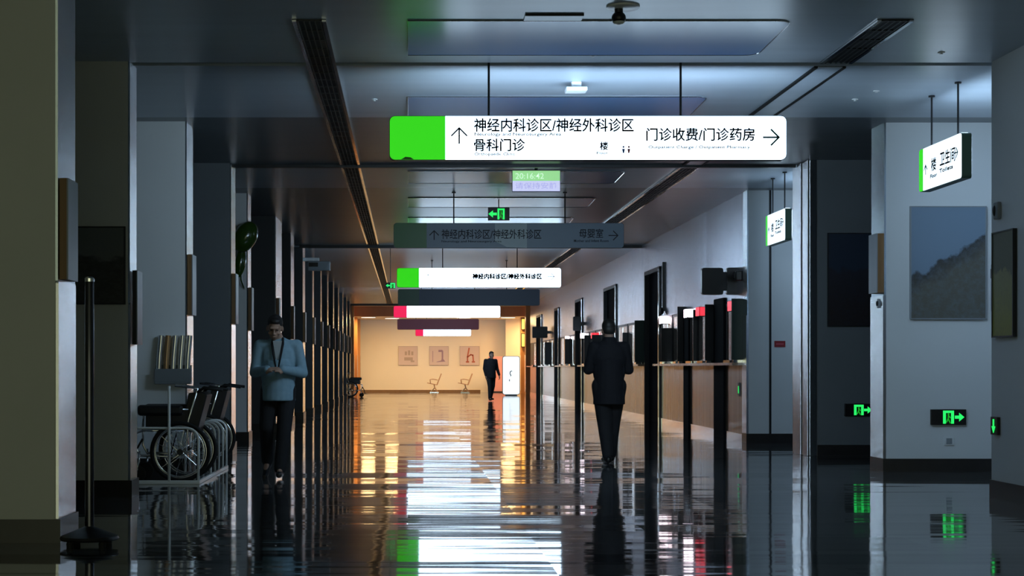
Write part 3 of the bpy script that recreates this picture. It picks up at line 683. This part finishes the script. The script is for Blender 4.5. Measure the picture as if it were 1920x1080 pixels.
# ------------------------------------------------------------------ pictures and wall fittings
def picture(label, px0, px1, py0, py1, d, art, frame='grey', x0=None):
    a, c, zt, zb = (X_(px0, d) if x0 is None else x0), X_(px1, d), Z_(py0, d), Z_(py1, d); w = (c-a)/2
    t_ = thing('painting', label, 'painting', ((a+c)/2, d, zb))
    obj('canvas', box(nb(), -w+.012, w-.012, -.03, 0, .012, zt-zb-.012), art, t_)
    q = nb(); box(q, -w, -w+.012, -.035, 0, 0, zt-zb); box(q, w-.012, w, -.035, 0, 0, zt-zb); box(q, -w+.012, w-.012, -.035, 0, 0, .012); box(q, -w+.012, w-.012, -.035, 0, zt-zb-.012, zt-zb); obj('frame', q, frame, t_)
    return t_
picture('slate blue and brown seascape painting on the pale right wall', 1705, 1848, 387, 599, 16.95, 'art_sea')
picture('near-black painting on the dark right wall beside the steel column', 1551, 1634, 437, 612, 20.0, 'art_dark', 'dark')
picture('dim grey painting on the second left pillar behind the black pole', 148, 236, 425, 571, 13.57, 'art_left', 'dark', x0=-3.25)
zb, zt = Z_(632, 13.2), Z_(431, 13.2)
t_ = thing('painting', 'tall olive painting hung on the near right wall at picture edge', 'painting', (4.96, 13.27, zb))
obj('canvas', box(nb(), -.03, 0, -.225, .225, .012, zt-zb-.012), 'art_green', t_)
q = nb(); box(q, -.035, 0, -.24, -.225, 0, zt-zb); box(q, -.035, 0, .225, .24, 0, zt-zb); box(q, -.035, 0, -.225, .225, 0, .012); box(q, -.035, 0, -.225, .225, zt-zb-.012, zt-zb); obj('frame', q, 'dark', t_)
t_ = thing('wall_sensor', 'small grey sensor box high on the near right wall', 'sensor', (4.96, 13.42, 2.42))
obj('sensor_case', box(nb(), -.035, 0, -.05, .05, -.07, .07), 'grey', t_, bevel=.008); obj('sensor_lens', ell(nb(), (-.035, .02, 0), (.014, .025, .045)), 'black', t_, smooth=True)
t_ = thing('wall_switch', 'narrow grey switch plate beside the olive painting', 'switch', (4.96, 13.55, 1.78))
obj('switch_plate', box(nb(), -.012, 0, -.035, .035, -.2, .2), 'grey', t_, bevel=.004); obj('rocker', box(nb(), -.02, -.012, -.02, .02, .08, .16), 'dark', t_)
t_ = thing('wall_socket', 'faint wall socket below the seascape exit sign', 'socket', (X_(1779, 16.95), 16.95, Z_(827, 16.95)))
obj('socket_plate', box(nb(), -.055, .055, -.01, 0, -.045, .045), 'paint_cool', t_, bevel=.003); obj('socket_insert', box(nb(), -.03, .03, -.014, -.01, -.03, .03), 'grey', t_)
t_ = thing('red_notice', 'small red notice plate on the lift-side wall panel', 'notice', (X_(1462, 23.4), 23.4, Z_(645, 23.4)))
obj('notice_plate', box(nb(), -.08, .08, -.012, 0, -.045, .045), 'redlabel', t_, bevel=.003); obj('notice_band', box(nb(), -.055, .055, -.014, -.012, -.012, .012), 'off_red', t_)
# projecting number displays on the right wall
t_ = thing('number_display', 'dark twin-box display projecting from the right wall near the lift corner', 'display', (RW, 24.15, Z_(528, 24.15)))
X = lambda px: X_(px, 24.15)-RW
obj('display_box', prism(nb(), rrect(X(1315), X(1355), -.2, .205, .035), -.05, .05), 'black', t_)
obj('display_box', prism(nb(), rrect(X(1362), .02, -.2, .21, .03), -.05, .05), 'black', t_)
obj('bracket', box(nb(), X(1354), X(1364), -.03, .03, -.14, .145), 'dark', t_)
t_ = thing('wall_bracket', 'small black bracket box on the cladding next to lift corner', 'bracket', (RW, 23.8, Z_(517, 23.8)))
obj('bracket_box', box(nb(), -.09, 0, -.05, .05, -.07, .07), 'black', t_, bevel=.01); obj('bracket_arm', box(nb(), -.11, -.09, -.02, .02, -.03, .03), 'dark', t_)
for y, x, lb in ((56.0, 4.35, 'dark box display projecting from right wall near the lobby'), (46.0-.9, 4.65, 'small dark display box projecting past the third tall doorway')):
    t_ = thing('number_display', lb, 'display', (RW, y, 2.35))
    obj('display_box', prism(nb(), rrect(x-RW, -.08, -.2, .2, .03), -.05, .05), 'black', t_); obj('bracket', box(nb(), -.09, .02, -.03, .03, -.05, .05), 'dark', t_)
t_ = thing('wall_rail', 'tall thin black rail on cladding beside the first tall doorway', 'rail', (RW, 30.95, 2.1))
obj('rail_body', box(nb(), -.04, 0, -.03, .03, .1, 1.05), 'black', t_); obj('rail_knob', ell(nb(), (-.05, 0, .1), (.04, .05, .07)), 'black', t_, smooth=True)
t_ = thing('call_button', 'tiny glowing green button low on the wood dado', 'button', (RW, 23.95, .78))
obj('button_plate', box(nb(), -.012, 0, -.06, .06, -.1, .1), 'grey', t_); obj('button_light', box(nb(), -.016, -.012, -.02, .02, -.06, .05), 'exit', t_)
# box lamp high on the left pillars
d = 34.4
t_ = thing('wall_unit', 'pale box unit on a bracket high on the eighth left pillar', 'unit', (-2.28, d+.2, Z_(497, d)))
obj('unit_case', box(nb(), .12, .60, -.12, .12, -.11, .09), 'grey', t_, bevel=.02); obj('unit_bracket', box(nb(), 0, .36, -.06, .06, .09, .17), 'plastic', t_, bevel=.01); obj('unit_window', box(nb(), .14, .34, -.125, -.12, -.03, .06), 'black', t_)
# green foil balloon on the fifth left pillar
t_ = thing('green_balloon', 'glossy dark green balloon fixed high on the fifth left pillar', 'balloon', (-2.42, 23.7, 2.3))
obj('balloon_body', ell(nb(), (.02, -.12, .73), (.17, .15, .25), Matrix.Rotation(.5, 3, 'Y'), 24), 'balloon', t_, smooth=True)
obj('balloon_lobe', ell(nb(), (-.06, -.08, .35), (.085, .08, .22), Matrix.Rotation(.15, 3, 'Y'), 20), 'balloon', t_, smooth=True)
obj('balloon_tail', tube(nb(), [(-.02, -.1, .5), (-.05, -.08, .3), (-.05, -.03, .1), (-.02, .04, .0), (-.02, .1, -.02)], .012, 8), 'balloon', t_, smooth=True)

# leaflet rack on the third left pillar
d = 16.87
t_ = thing('leaflet_rack', 'wall rack of tall glossy leaflets above the wheelchairs', 'leaflet rack', (X_(326, d), d, Z_(720, d)))
W2 = .19
obj('rack_tray', box(box(box(nb(), -W2, W2, -.10, 0, 0, .02), -W2, W2, -.10, -.085, .02, .16), -W2, W2, -.012, 0, .02, .2), 'grey', t_, bevel=.004)
for k in range(5):
    c = -W2+.045+k*.075
    q = nb(); pts = [(c-.03+.02*math.cos(a), -.045+.022*math.sin(a)) for a in [j*PI/4 for j in range(8)]]
    tube(q, [(c-.012, -.05, .02), (c, -.05, .28), (c+.018, -.04, .51)], [.026, .03, .03], 10); o = obj('leaflet', q, ('leaflet_a', 'leaflet_b')[k == 1], t_, smooth='auto')

# ------------------------------------------------------------------ black post stand near the camera
t_ = thing('post_stand', 'black floor post with polished side on a low round base beside first left pillar', 'stand', (-1.975, 9.92, 0))
obj('pole', lathe(nb(), [(.028, .06), (.028, 1.63), (.024, 1.645)], 24), mat('glossy_black_metal', (.07, .07, .08), .13, 1.0), t_, smooth='auto')
obj('top_cap', lathe(nb(), [(.03, 1.635), (.03, 1.655), (.02, 1.665)], 20), 'chrome', t_, smooth='auto')
obj('base', lathe(nb(), [(.175, .035), (.182, .045), (.175, .06), (.10, .09), (.035, .115), (.03, .12)], 40), 'black', t_, smooth='auto')
for k in range(4):
    a = PI/4+k*PI/2; obj('foot', lathe(nb(), [(.022, 0), (.024, .02), (.018, .038)], 14, (.14*math.cos(a), .14*math.sin(a), 0)), 'rubber', t_)

# ------------------------------------------------------------------ wheelchairs and their rack
def wheelchair(label, loc, rz=0):
    """faces -x; big wheels at the origin"""
    t_ = thing('wheelchair', label, 'wheelchair', loc, rz, 'folded wheelchairs')
    for s in (-1, 1):
        y = s*.27; c = (0, y, .295)
        w = obj('wheel', tube(nb(), [(.275*math.cos(a)*1, y, .295+.275*math.sin(a)) for a in [2*PI*k/40 for k in range(40)]], .019, 10, True), 'rubber', t_, smooth=True)
        obj('rim', tube(nb(), [(.25*math.cos(a), y, .295+.25*math.sin(a)) for a in [2*PI*k/40 for k in range(40)]], .009, 8, True), 'chrome', w, smooth=True)
        obj('handrim', tube(nb(), [(.235*math.cos(a), y+s*.035, .295+.235*math.sin(a)) for a in [2*PI*k/36 for k in range(36)]], .007, 8, True), 'chrome', w, smooth=True)
        q = nb()
        for k in range(18):
            a = 2*PI*k/18; tube(q, [(.02*math.cos(a+.5), y+(.015 if k % 2 else -.015), .295+.02*math.sin(a+.5)), (.25*math.cos(a), y, .295+.25*math.sin(a))], .0028, 5)
        obj('spokes', q, 'chrome', w)
        obj('hub', lathe(nb(), [(.03, -.03), (.03, .03)], 16, c, 'y'), 'dark', w)
        cw = obj('caster_wheel', lathe(nb(), [(.07, -.014), (.082, -.010), (.082, .010), (.07, .014)], 24, (-.42, s*.24, .082), 'y'), 'rubber', t_, smooth='auto')
        obj('caster_fork', tube(nb(), [(-.42, s*.27, .082), (-.41, s*.27, .17), (-.40, s*.25, .20), (-.40, s*.24, .30)], .010, 8), 'chrome', cw, smooth=True)
        obj('side_frame', tube(tube(nb(), [(-.06, s*.22, .93), (.16, s*.22, .90), (.07, s*.22, .60), (.05, s*.22, .30), (-.05, s*.22, .24), (-.40, s*.22, .26), (-.44, s*.22, .34), (-.44, s*.22, .47), (-.36, s*.22, .50), (.07, s*.22, .49)], .012, 8), [(.07, s*.22, .70), (-.30, s*.22, .70), (-.36, s*.22, .66), (-.37, s*.22, .50)], .011, 8), 'chrome', t_, smooth=True)
        obj('armrest', box(nb(), -.42, .02, s*.22-.035, s*.22+.035, .64, .745), 'vinyl', t_, bevel=.03)
        obj('side_guard', box(nb(), -.34, .06, s*.22-.006, s*.22+.006, .50, .69), 'vinyl', t_)
        obj('push_handle', tube(nb(), [(.16, s*.22, .87), (.22, s*.22, .91), (.40, s*.22, .885)], .016, 10), 'rubber', t_, smooth=True)
        obj('footrest', box(tube(nb(), [(-.44, s*.2, .40), (-.52, s*.2, .26), (-.55, s*.2, .13)], .010, 8), -.64, -.52, s*.2-.06, s*.2+.06, .115, .13), 'dark', t_)
    obj('seat', box(nb(), -.38, .06, -.21, .21, .49, .53), 'vinyl', t_, bevel=.015)
    q = nb(); prism(q, [(.0, .50), (.15, .47), (.25, .84), (.20, .87), (.07, .86)], -.21, .21); obj('backrest', q, 'vinyl', t_, bevel=.01)
    obj('cross_brace', tube(tube(nb(), [(-.1, -.21, .26), (-.1, .21, .47)], .009, 8), [(-.13, .21, .26), (-.13, -.21, .47)], .009, 8), 'chrome', t_)
    return t_
wc = wheelchair('black wheelchair with spoked wheels parked at front of the white rack', (X_(345, 15.6), 15.62, 0))
copy_tree(wc, (X_(388, 18.1), 18.15, 0), 'second black wheelchair tucked in behind the white hoops')
copy_tree(wc, (X_(657, 60.5), 60.6, 0), 'tiny distant wheelchair at left edge of the amber lobby', PI)
t_ = thing('wheelchair_rack', 'white tubular hoop rack on the floor around the wheelchairs', 'rack', (-2.28, 15.15, 0))
def hoop(x0, x1, y, h=.53, r=.11):
    pts = [(x0, y, .02)]+[(p[0], y, p[1]) for p in arc(x0+r, h-r, r, PI, PI/2, 6)]+[(p[0], y, p[1]) for p in arc(x1-r, h-r, r, PI/2, 0, 6)]+[(x1, y, .02)]
    return tube(nb(), pts, .012, 8)
obj('hoop', hoop(-.62, .295, 0), 'white_tube', t_, smooth=True)
for y in (.95, 1.3, 1.65, 2.0, 2.35): obj('hoop', hoop(.04, .295, y), 'white_tube', t_, smooth=True)
obj('base_bar', box(box(nb(), -.62, .31, -.02, .02, 0, .035), .28, .31, .02, 2.4, 0, .035), 'white_tube', t_, bevel=.005)
obj('tall_post', tube(nb(), [(.02, -.01, .03), (.02, -.01, .93)], .013, 10), 'white_tube', t_, smooth=True)

# ------------------------------------------------------------------ people
def hand(bm, w, d, up, side):
    """palm from wrist w along d, five fingers, thumb on the side"""
    d = d.normalized(); up = (up-d*up.dot(d)).normalized(); s = d.cross(up).normalized()*side
    pc = w+d*.045
    rot = Matrix((d, s, up)).transposed()
    ell(bm, pc, (.052, .040, .017), rot, 12)
    for k, (off, L) in enumerate(((.029, .066), (.010, .076), (-.010, .070), (-.028, .055))):
        a = pc+d*.036+s*off; b1 = a+d*L*.5-up*.004; b2 = b1+d*L*.32-up*.018; b3 = b2+d*L*.12-up*.022
        tube(bm, [a-d*.01, b1, b2, b3], [.0105, .0098, .009, .0078], 8); ell(bm, b3, .0078, seg=8)
    a = w+d*.02+s*.028; tube(bm, [a, a+s*.030+d*.024, a+s*.038+d*.052], [.013, .0115, .009], 8); ell(bm, a+s*.038+d*.052, .009, seg=8)
def person(name, label, loc, rz, P, mats, vox=.009):
    t_ = thing(name, label, 'person', loc, rz)
    V = Vector
    hd = V(P['head']); tilt = Matrix.Rotation(P.get('nod', .0), 3, 'X') @ Matrix.Rotation(P.get('roll', 0), 3, 'Y')
    hp = lambda p: hd+tilt @ V(p)
    nk = V(P['neck']); ch = V(P['chest']); pv = V(P['pelvis'])
    body = nb()
    ell(body, hd+tilt @ V((0, .012, .025)), (.074, .092, .095), tilt); ell(body, hp((0, -.025, -.045)), (.056, .066, .068), tilt); ell(body, hp((0, -.05, -.085)), (.03, .028, .026), tilt)
    tube(body, [hp((0, -.092, .02)), hp((0, -.108, -.022))], [.009, .016], 8); ell(body, hp((0, -.102, -.026)), (.017, .013, .011), tilt, 8)
    ell(body, hp((0, -.082, .034)), (.05, .018, .011), tilt, 10)
    for s in (-1, 1): ell(body, hp((s*.076, .012, -.012)), (.012, .02, .032), tilt, 10); ell(body, hp((s*.042, -.062, -.028)), (.022, .02, .018), tilt, 10)
    ell(body, hp((0, -.088, -.058)), (.024, .012, .008), tilt, 8)
    tube(body, [hp((0, .02, -.05)), nk], [.052, .056], 14)
    ell(body, ch, (.165, .10, .22)); ell(body, pv, (.15, .095, .14)); tube(body, [ch, pv], [.13, .13], 16); tube(body, [nk, ch], [.06, .10], 14)
    up_ = nb(); lo_ = nb(); feet = []
    jr = P.get('bulk', 1.0)
    ell(up_, ch+V((0, 0, .02)), (.195*jr, .13*jr, .22)); ell(up_, (ch*.5+pv*.5), (.18*jr, .13*jr, .20)); tube(up_, [ch, pv-V((0, 0, P.get('hem', .12)))], [.155*jr, .175*jr], 20)
    tube(up_, [nk+V((0, .01, P.get('collar', 0))), ch+V((0, 0, .1))], [.068, .13], 16)
    ell(lo_, pv, (.165, .115, .13))
    for s, k in ((-1, 'R'), (1, 'L')):
        sh, el, wr, ft = V(P['sh'+k]), V(P['el'+k]), V(P['wr'+k]), P['hd'+k]
        cone(body, sh, el, .046, .036); cone(body, el, wr, .036, .026); cone(body, ch+V((0, 0, .13)), sh, .06, .05)
        hand(body, wr, V(ft), V(P.get('hup'+k, (0, 0, 1))), -s)
        cone(up_, ch+V((0, 0, .12)), sh, .082, .064); cone(up_, sh, el, .064*jr, .055*jr); cone(up_, el, wr-(wr-el).normalized()*.015, .056*jr, .044)
        hi, kn, an = pv+V((s*.085, 0, -.03)), V(P['kn'+k]), V(P['an'+k])
        cone(body, hi, kn, .075, .048); cone(body, kn, an, .046, .032); 
        cone(lo_, hi, kn, .098*P.get('leg', 1), .075*P.get('leg', 1)); cone(lo_, kn, an+V((0, 0, .015)), .074*P.get('leg', 1), .062)
        td = V(P['toe'+k]).normalized()
        cone(body, an, an+td*.12-V((0, 0, .03)), .03, .025)
        sh_ = nb(); heel = an-td*.05; 
        tube(sh_, [an+V((0, 0, .03)), an-V((0, 0, .03))], [.042, .046], 12); ell(sh_, an-V((0, 0, .035)), (.045, .045, .035)); 
        cone(sh_, an-td*.035-V((0, 0, .035)), an+td*.16-V((0, 0, .04)), .04, .032)
        feet.append(sh_)
    obj('body', remesh(body, vox*.75, 3), mats['skin'], t_, smooth=True)
    obj('jacket', remesh(up_, vox, 5), mats['top'], t_, smooth=True)
    obj('trousers', remesh(lo_, vox, 5), mats['bottom'], t_, smooth=True)
    for f in feet: obj('shoe', remesh(f, vox*.8, 3), 'shoe', t_, smooth=True)
    hr = nb(); ell(hr, hp((0, .026, .045)), (.081, .094, .088), tilt); ell(hr, hp((0, .055, -.005)), (.074, .062, .07), tilt)
    ell(hr, hp((0, -.04, .095)), (.058, .04, .028), tilt)
    obj('hair', remesh(hr, vox*.8, 4), mats['hair'], t_, smooth=True)
    for s in (-1, 1):
        obj('eye', ell(nb(), hp((s*.030, -.084, .014)), (.011, .007, .006), tilt, 10), 'black', t_, smooth=True)
    return t_
PL = dict(head=(-.03, -.075, 1.50), nod=.45, roll=.06, neck=(0, 0, 1.385), chest=(0, 0, 1.18), pelvis=(0, 0, .90), hem=.13, bulk=1.0,
          shR=(-.185, .0, 1.325), elR=(-.235, -.02, 1.055), wrR=(-.085, -.24, 1.085), hdR=(.9, -.35, .05), hupR=(0, -.4, .9),
          shL=(.185, .0, 1.325), elL=(.245, -.03, 1.05), wrL=(.05, -.25, 1.09), hdL=(-.95, -.2, .02), hupL=(0, -.4, .9),
          knR=(-.115, -.06, .50), anR=(-.125, .16, .15), toeR=(-.1, -.75, -.65), knL=(.065, -.10, .49), anL=(.03, -.16, .085), toeL=(0, -1, .0))
pl = person('person', 'person in a pale blue-grey jacket and dark trousers walking by the left pillars, hands together', (X_(522, 16.1), 16.1, 0), 0, PL, dict(skin='skin', top='jacket', bottom='trouser', hair='hair'))
q = nb(); prism(q, [(-.045, 1.37), (.045, 1.37), (.02, 1.22), (0, 1.12), (-.02, 1.22)][::-1], -.138, -.10); obj('shirt_front', q, 'shirt', pl)
q = nb()
for s in (-1, 1): tube(q, [(s*.05, -.055, 1.40), (s*.055, -.115, 1.34), (s*.035, -.15, 1.22), (s*.008, -.155, 1.08)], [.012, .012, .010, .007], 8)
obj('lapel', q, 'trouser', pl, smooth=True)
PR = dict(head=(0, -.05, 1.535), nod=.32, neck=(0, 0, 1.41), chest=(0, 0, 1.20), pelvis=(0, 0, .92), hem=.24, bulk=1.06, leg=1.22, collar=.05,
          shR=(-.175, .0, 1.345), elR=(-.235, -.05, 1.08), wrR=(-.08, -.26, 1.10), hdR=(.95, -.25, .05), hupR=(0, -.3, .9),
          shL=(.175, .0, 1.345), elL=(.235, -.05, 1.08), wrL=(.08, -.27, 1.12), hdL=(-.95, -.2, .05), hupL=(0, -.3, .9),
          knR=(-.055, -.08, .50), anR=(-.035, -.10, .085), toeR=(-.15, -1, 0), knL=(.055, .02, .50), anL=(.035, .14, .085), toeL=(.15, -1, 0))
person('person', 'person in dark clothing walking by the service counters, elbows out and hands at chest', (X_(1142, 18.5), 18.5, 0), PI, PR, dict(skin='skin', top='coat', bottom='trouser', hair='hair'))
PF = dict(head=(.02, -.03, 1.53), nod=.1, neck=(.01, 0, 1.41), chest=(0, 0, 1.20), pelvis=(0, 0, .92), hem=.16, bulk=1.05, leg=1.0,
          shR=(-.18, .0, 1.345), elR=(-.215, .02, 1.08), wrR=(-.19, -.05, .84), hdR=(0, -.1, -1), hupR=(-1, 0, 0),
          shL=(.18, .0, 1.345), elL=(.25, .05, 1.09), wrL=(.30, -.03, .86), hdL=(.1, -.1, -1), hupL=(1, 0, 0),
          knR=(-.08, -.12, .50), anR=(-.10, -.18, .085), toeR=(-.2, -1, 0), knL=(.09, .02, .50), anL=(.06, .16, .10), toeL=(.2, -1, 0))
person('person', 'small distant person in dark clothes standing before the amber lobby', (X_(920, 53.5), 53.5, 0), R(20), PF, dict(skin='skin', top='coat', bottom='trouser', hair='hair'), .014)

# ------------------------------------------------------------------ far lobby furnishings
d = END
for k, (a, c) in enumerate(((747, 783), (805, 841), (862, 899))):
    x0, x1, zt, zb = X_(a, d), X_(c, d), Z_(649, d), Z_(685, d); w = (x1-x0)/2
    t_ = thing('canvas_print', ('square pale pink picture with two grey blocks, left on the amber wall', 'square pale pink picture with a bent violet shape, middle on the amber wall', 'square pale pink picture with an arched red shape, right on the amber wall')[k], 'picture', ((x0+x1)/2, d, zb), 0, 'pictures on the amber wall')
    h = zt-zb; s_ = h/36
    obj('canvas', box(nb(), -w+.02, w-.02, -.04, 0, .02, h-.02), 'canvas', t_)
    q = nb(); box(q, -w, -w+.02, -.05, 0, 0, h); box(q, w-.02, w, -.05, 0, 0, h); box(q, -w+.02, w-.02, -.05, 0, 0, .02); box(q, -w+.02, w-.02, -.05, 0, h-.02, h); obj('frame', q, 'canvas_frame', t_)
    q = nb()
    if k == 0:
        for i in range(3): box(q, (-6+i*6)*s_, (-2+i*6)*s_, -.043, -.04, 19*s_, (26+i % 2*2)*s_)
        box(q, -7*s_, 9*s_, -.043, -.04, 9*s_, 15*s_); box(q, 5*s_, 12*s_, -.043, -.04, 6*s_, 9*s_); mm = mat('taupe_print', (.42, .33, .27), .6)
    elif k == 1:
        pts = [(-1, 29), (6, 29), (8, 27), (8, 12), (12, 7), (-5, 6), (-4, 7), (4, 9), (5, 12), (5, 25), (-1, 25)]
        prism(q, [(p[0]*s_, p[1]*s_) for p in pts][::-1], -.043, -.04); box(q, -12*s_, -11*s_, -.043, -.04, 6*s_, 27*s_); mm = mat('violet_print', (.32, .21, .27), .6)
    else:
        for p1, p2 in (((-4, 8), (-4, 16)), ((-4, 16), (-1, 32)), ((-3, 16), (2, 20)), ((2, 20), (6, 19)), ((6, 19), (7, 8))): stroke(q, (p1[0]*s_, p1[1]*s_), (p2[0]*s_, p2[1]*s_), 2.6*s_, -.043, -.04)
        box(q, -7*s_, -1*s_, -.043, -.04, 5*s_, 8*s_); box(q, 4*s_, 10*s_, -.043, -.04, 5*s_, 8*s_); mm = mat('rust_print', (.45, .12, .07), .6)
    obj('print_shape', q, mm, t_)
def bench(label, loc):
    t_ = thing('waiting_chair', label, 'chair', loc, 0, 'reclined waiting chairs')
    q = nb(); prism(q, [(-.32, .42), (-.30, .45), (-.05, .40), (.12, .36), (.14, .33), (-.05, .36)], -.28, .28); obj('seat', q, 'benchc', t_, bevel=.01)
    q = nb(); prism(q, [(.10, .34), (.15, .34), (.34, .84), (.31, .86)], -.28, .28); obj('backrest', q, 'benchc', t_, bevel=.01)
    for s in (-1, 1):
        obj('armrest', tube(nb(), [(-.16, s*.3, .40), (-.18, s*.3, .58), (-.05, s*.3, .60), (.16, s*.3, .56)], .018, 8), 'benchc', t_, smooth=True)
        obj('leg', tube(nb(), [(.0, s*.22, .37), (.03, s*.22, .22), (-.16, s*.22, .02)], .022, 8), 'rail', t_); obj('leg', tube(nb(), [(.03, s*.22, .22), (.16, s*.22, .02)], .022, 8), 'rail', t_)
    obj('foot_bar', box(nb(), -.2, .2, -.26, .26, 0, .025), 'rail', t_)
    return t_
be = bench('reclined waiting chair under the middle picture, left of the pair', (X_(814, 71.6), 71.7, 0))
copy_tree(be, (X_(872, 71.6), 71.7, 0), 'reclined waiting chair under the right-hand picture, right of the pair')
t_ = thing('display_board', 'pink-red display board behind the distant person', 'board', (X_(930, 72.3), 72.2, 0))
obj('board_panel', box(nb(), -.35, .52, 0, .04, .05, 1.62), 'pinkboard', t_); obj('board_base', box(nb(), -.3, .48, -.12, .16, 0, .05), 'dark', t_)
d = 64.0
t_ = thing('light_box', 'tall glowing white light box with a dark curl mark at the corridor end', 'light box', (X_(958.5, d), d, 0))
w = 15.5*d/F; zt = Z_(668.5, d); 
obj('box_case', prism(nb(), rrect(-w-.02, w+.02, .03, zt+.02, .09), .005, .14), 'grey', t_)
obj('lit_face', prism(nb(), rrect(-w, w, .05, zt, .08), -.002, .005), 'lit_box', t_)
q = nb(); zc = Z_(700, d)
tube(q, [(.05, -.006, zc+.07), (.02, -.006, zc+.10), (-.04, -.006, zc+.06), (-.05, -.006, zc-.02), (-.01, -.006, zc-.08), (-.03, -.006, zc-.13)], [.006, .016, .02, .016, .022, .006], 8); ell(q, (-.07, -.006, zc-.28), (.018, .004, .05)); obj('curl_mark', q, 'ink', t_)
obj('foot', box(nb(), -w*.7, w*.7, -.1, .25, 0, .03), 'grey', t_)
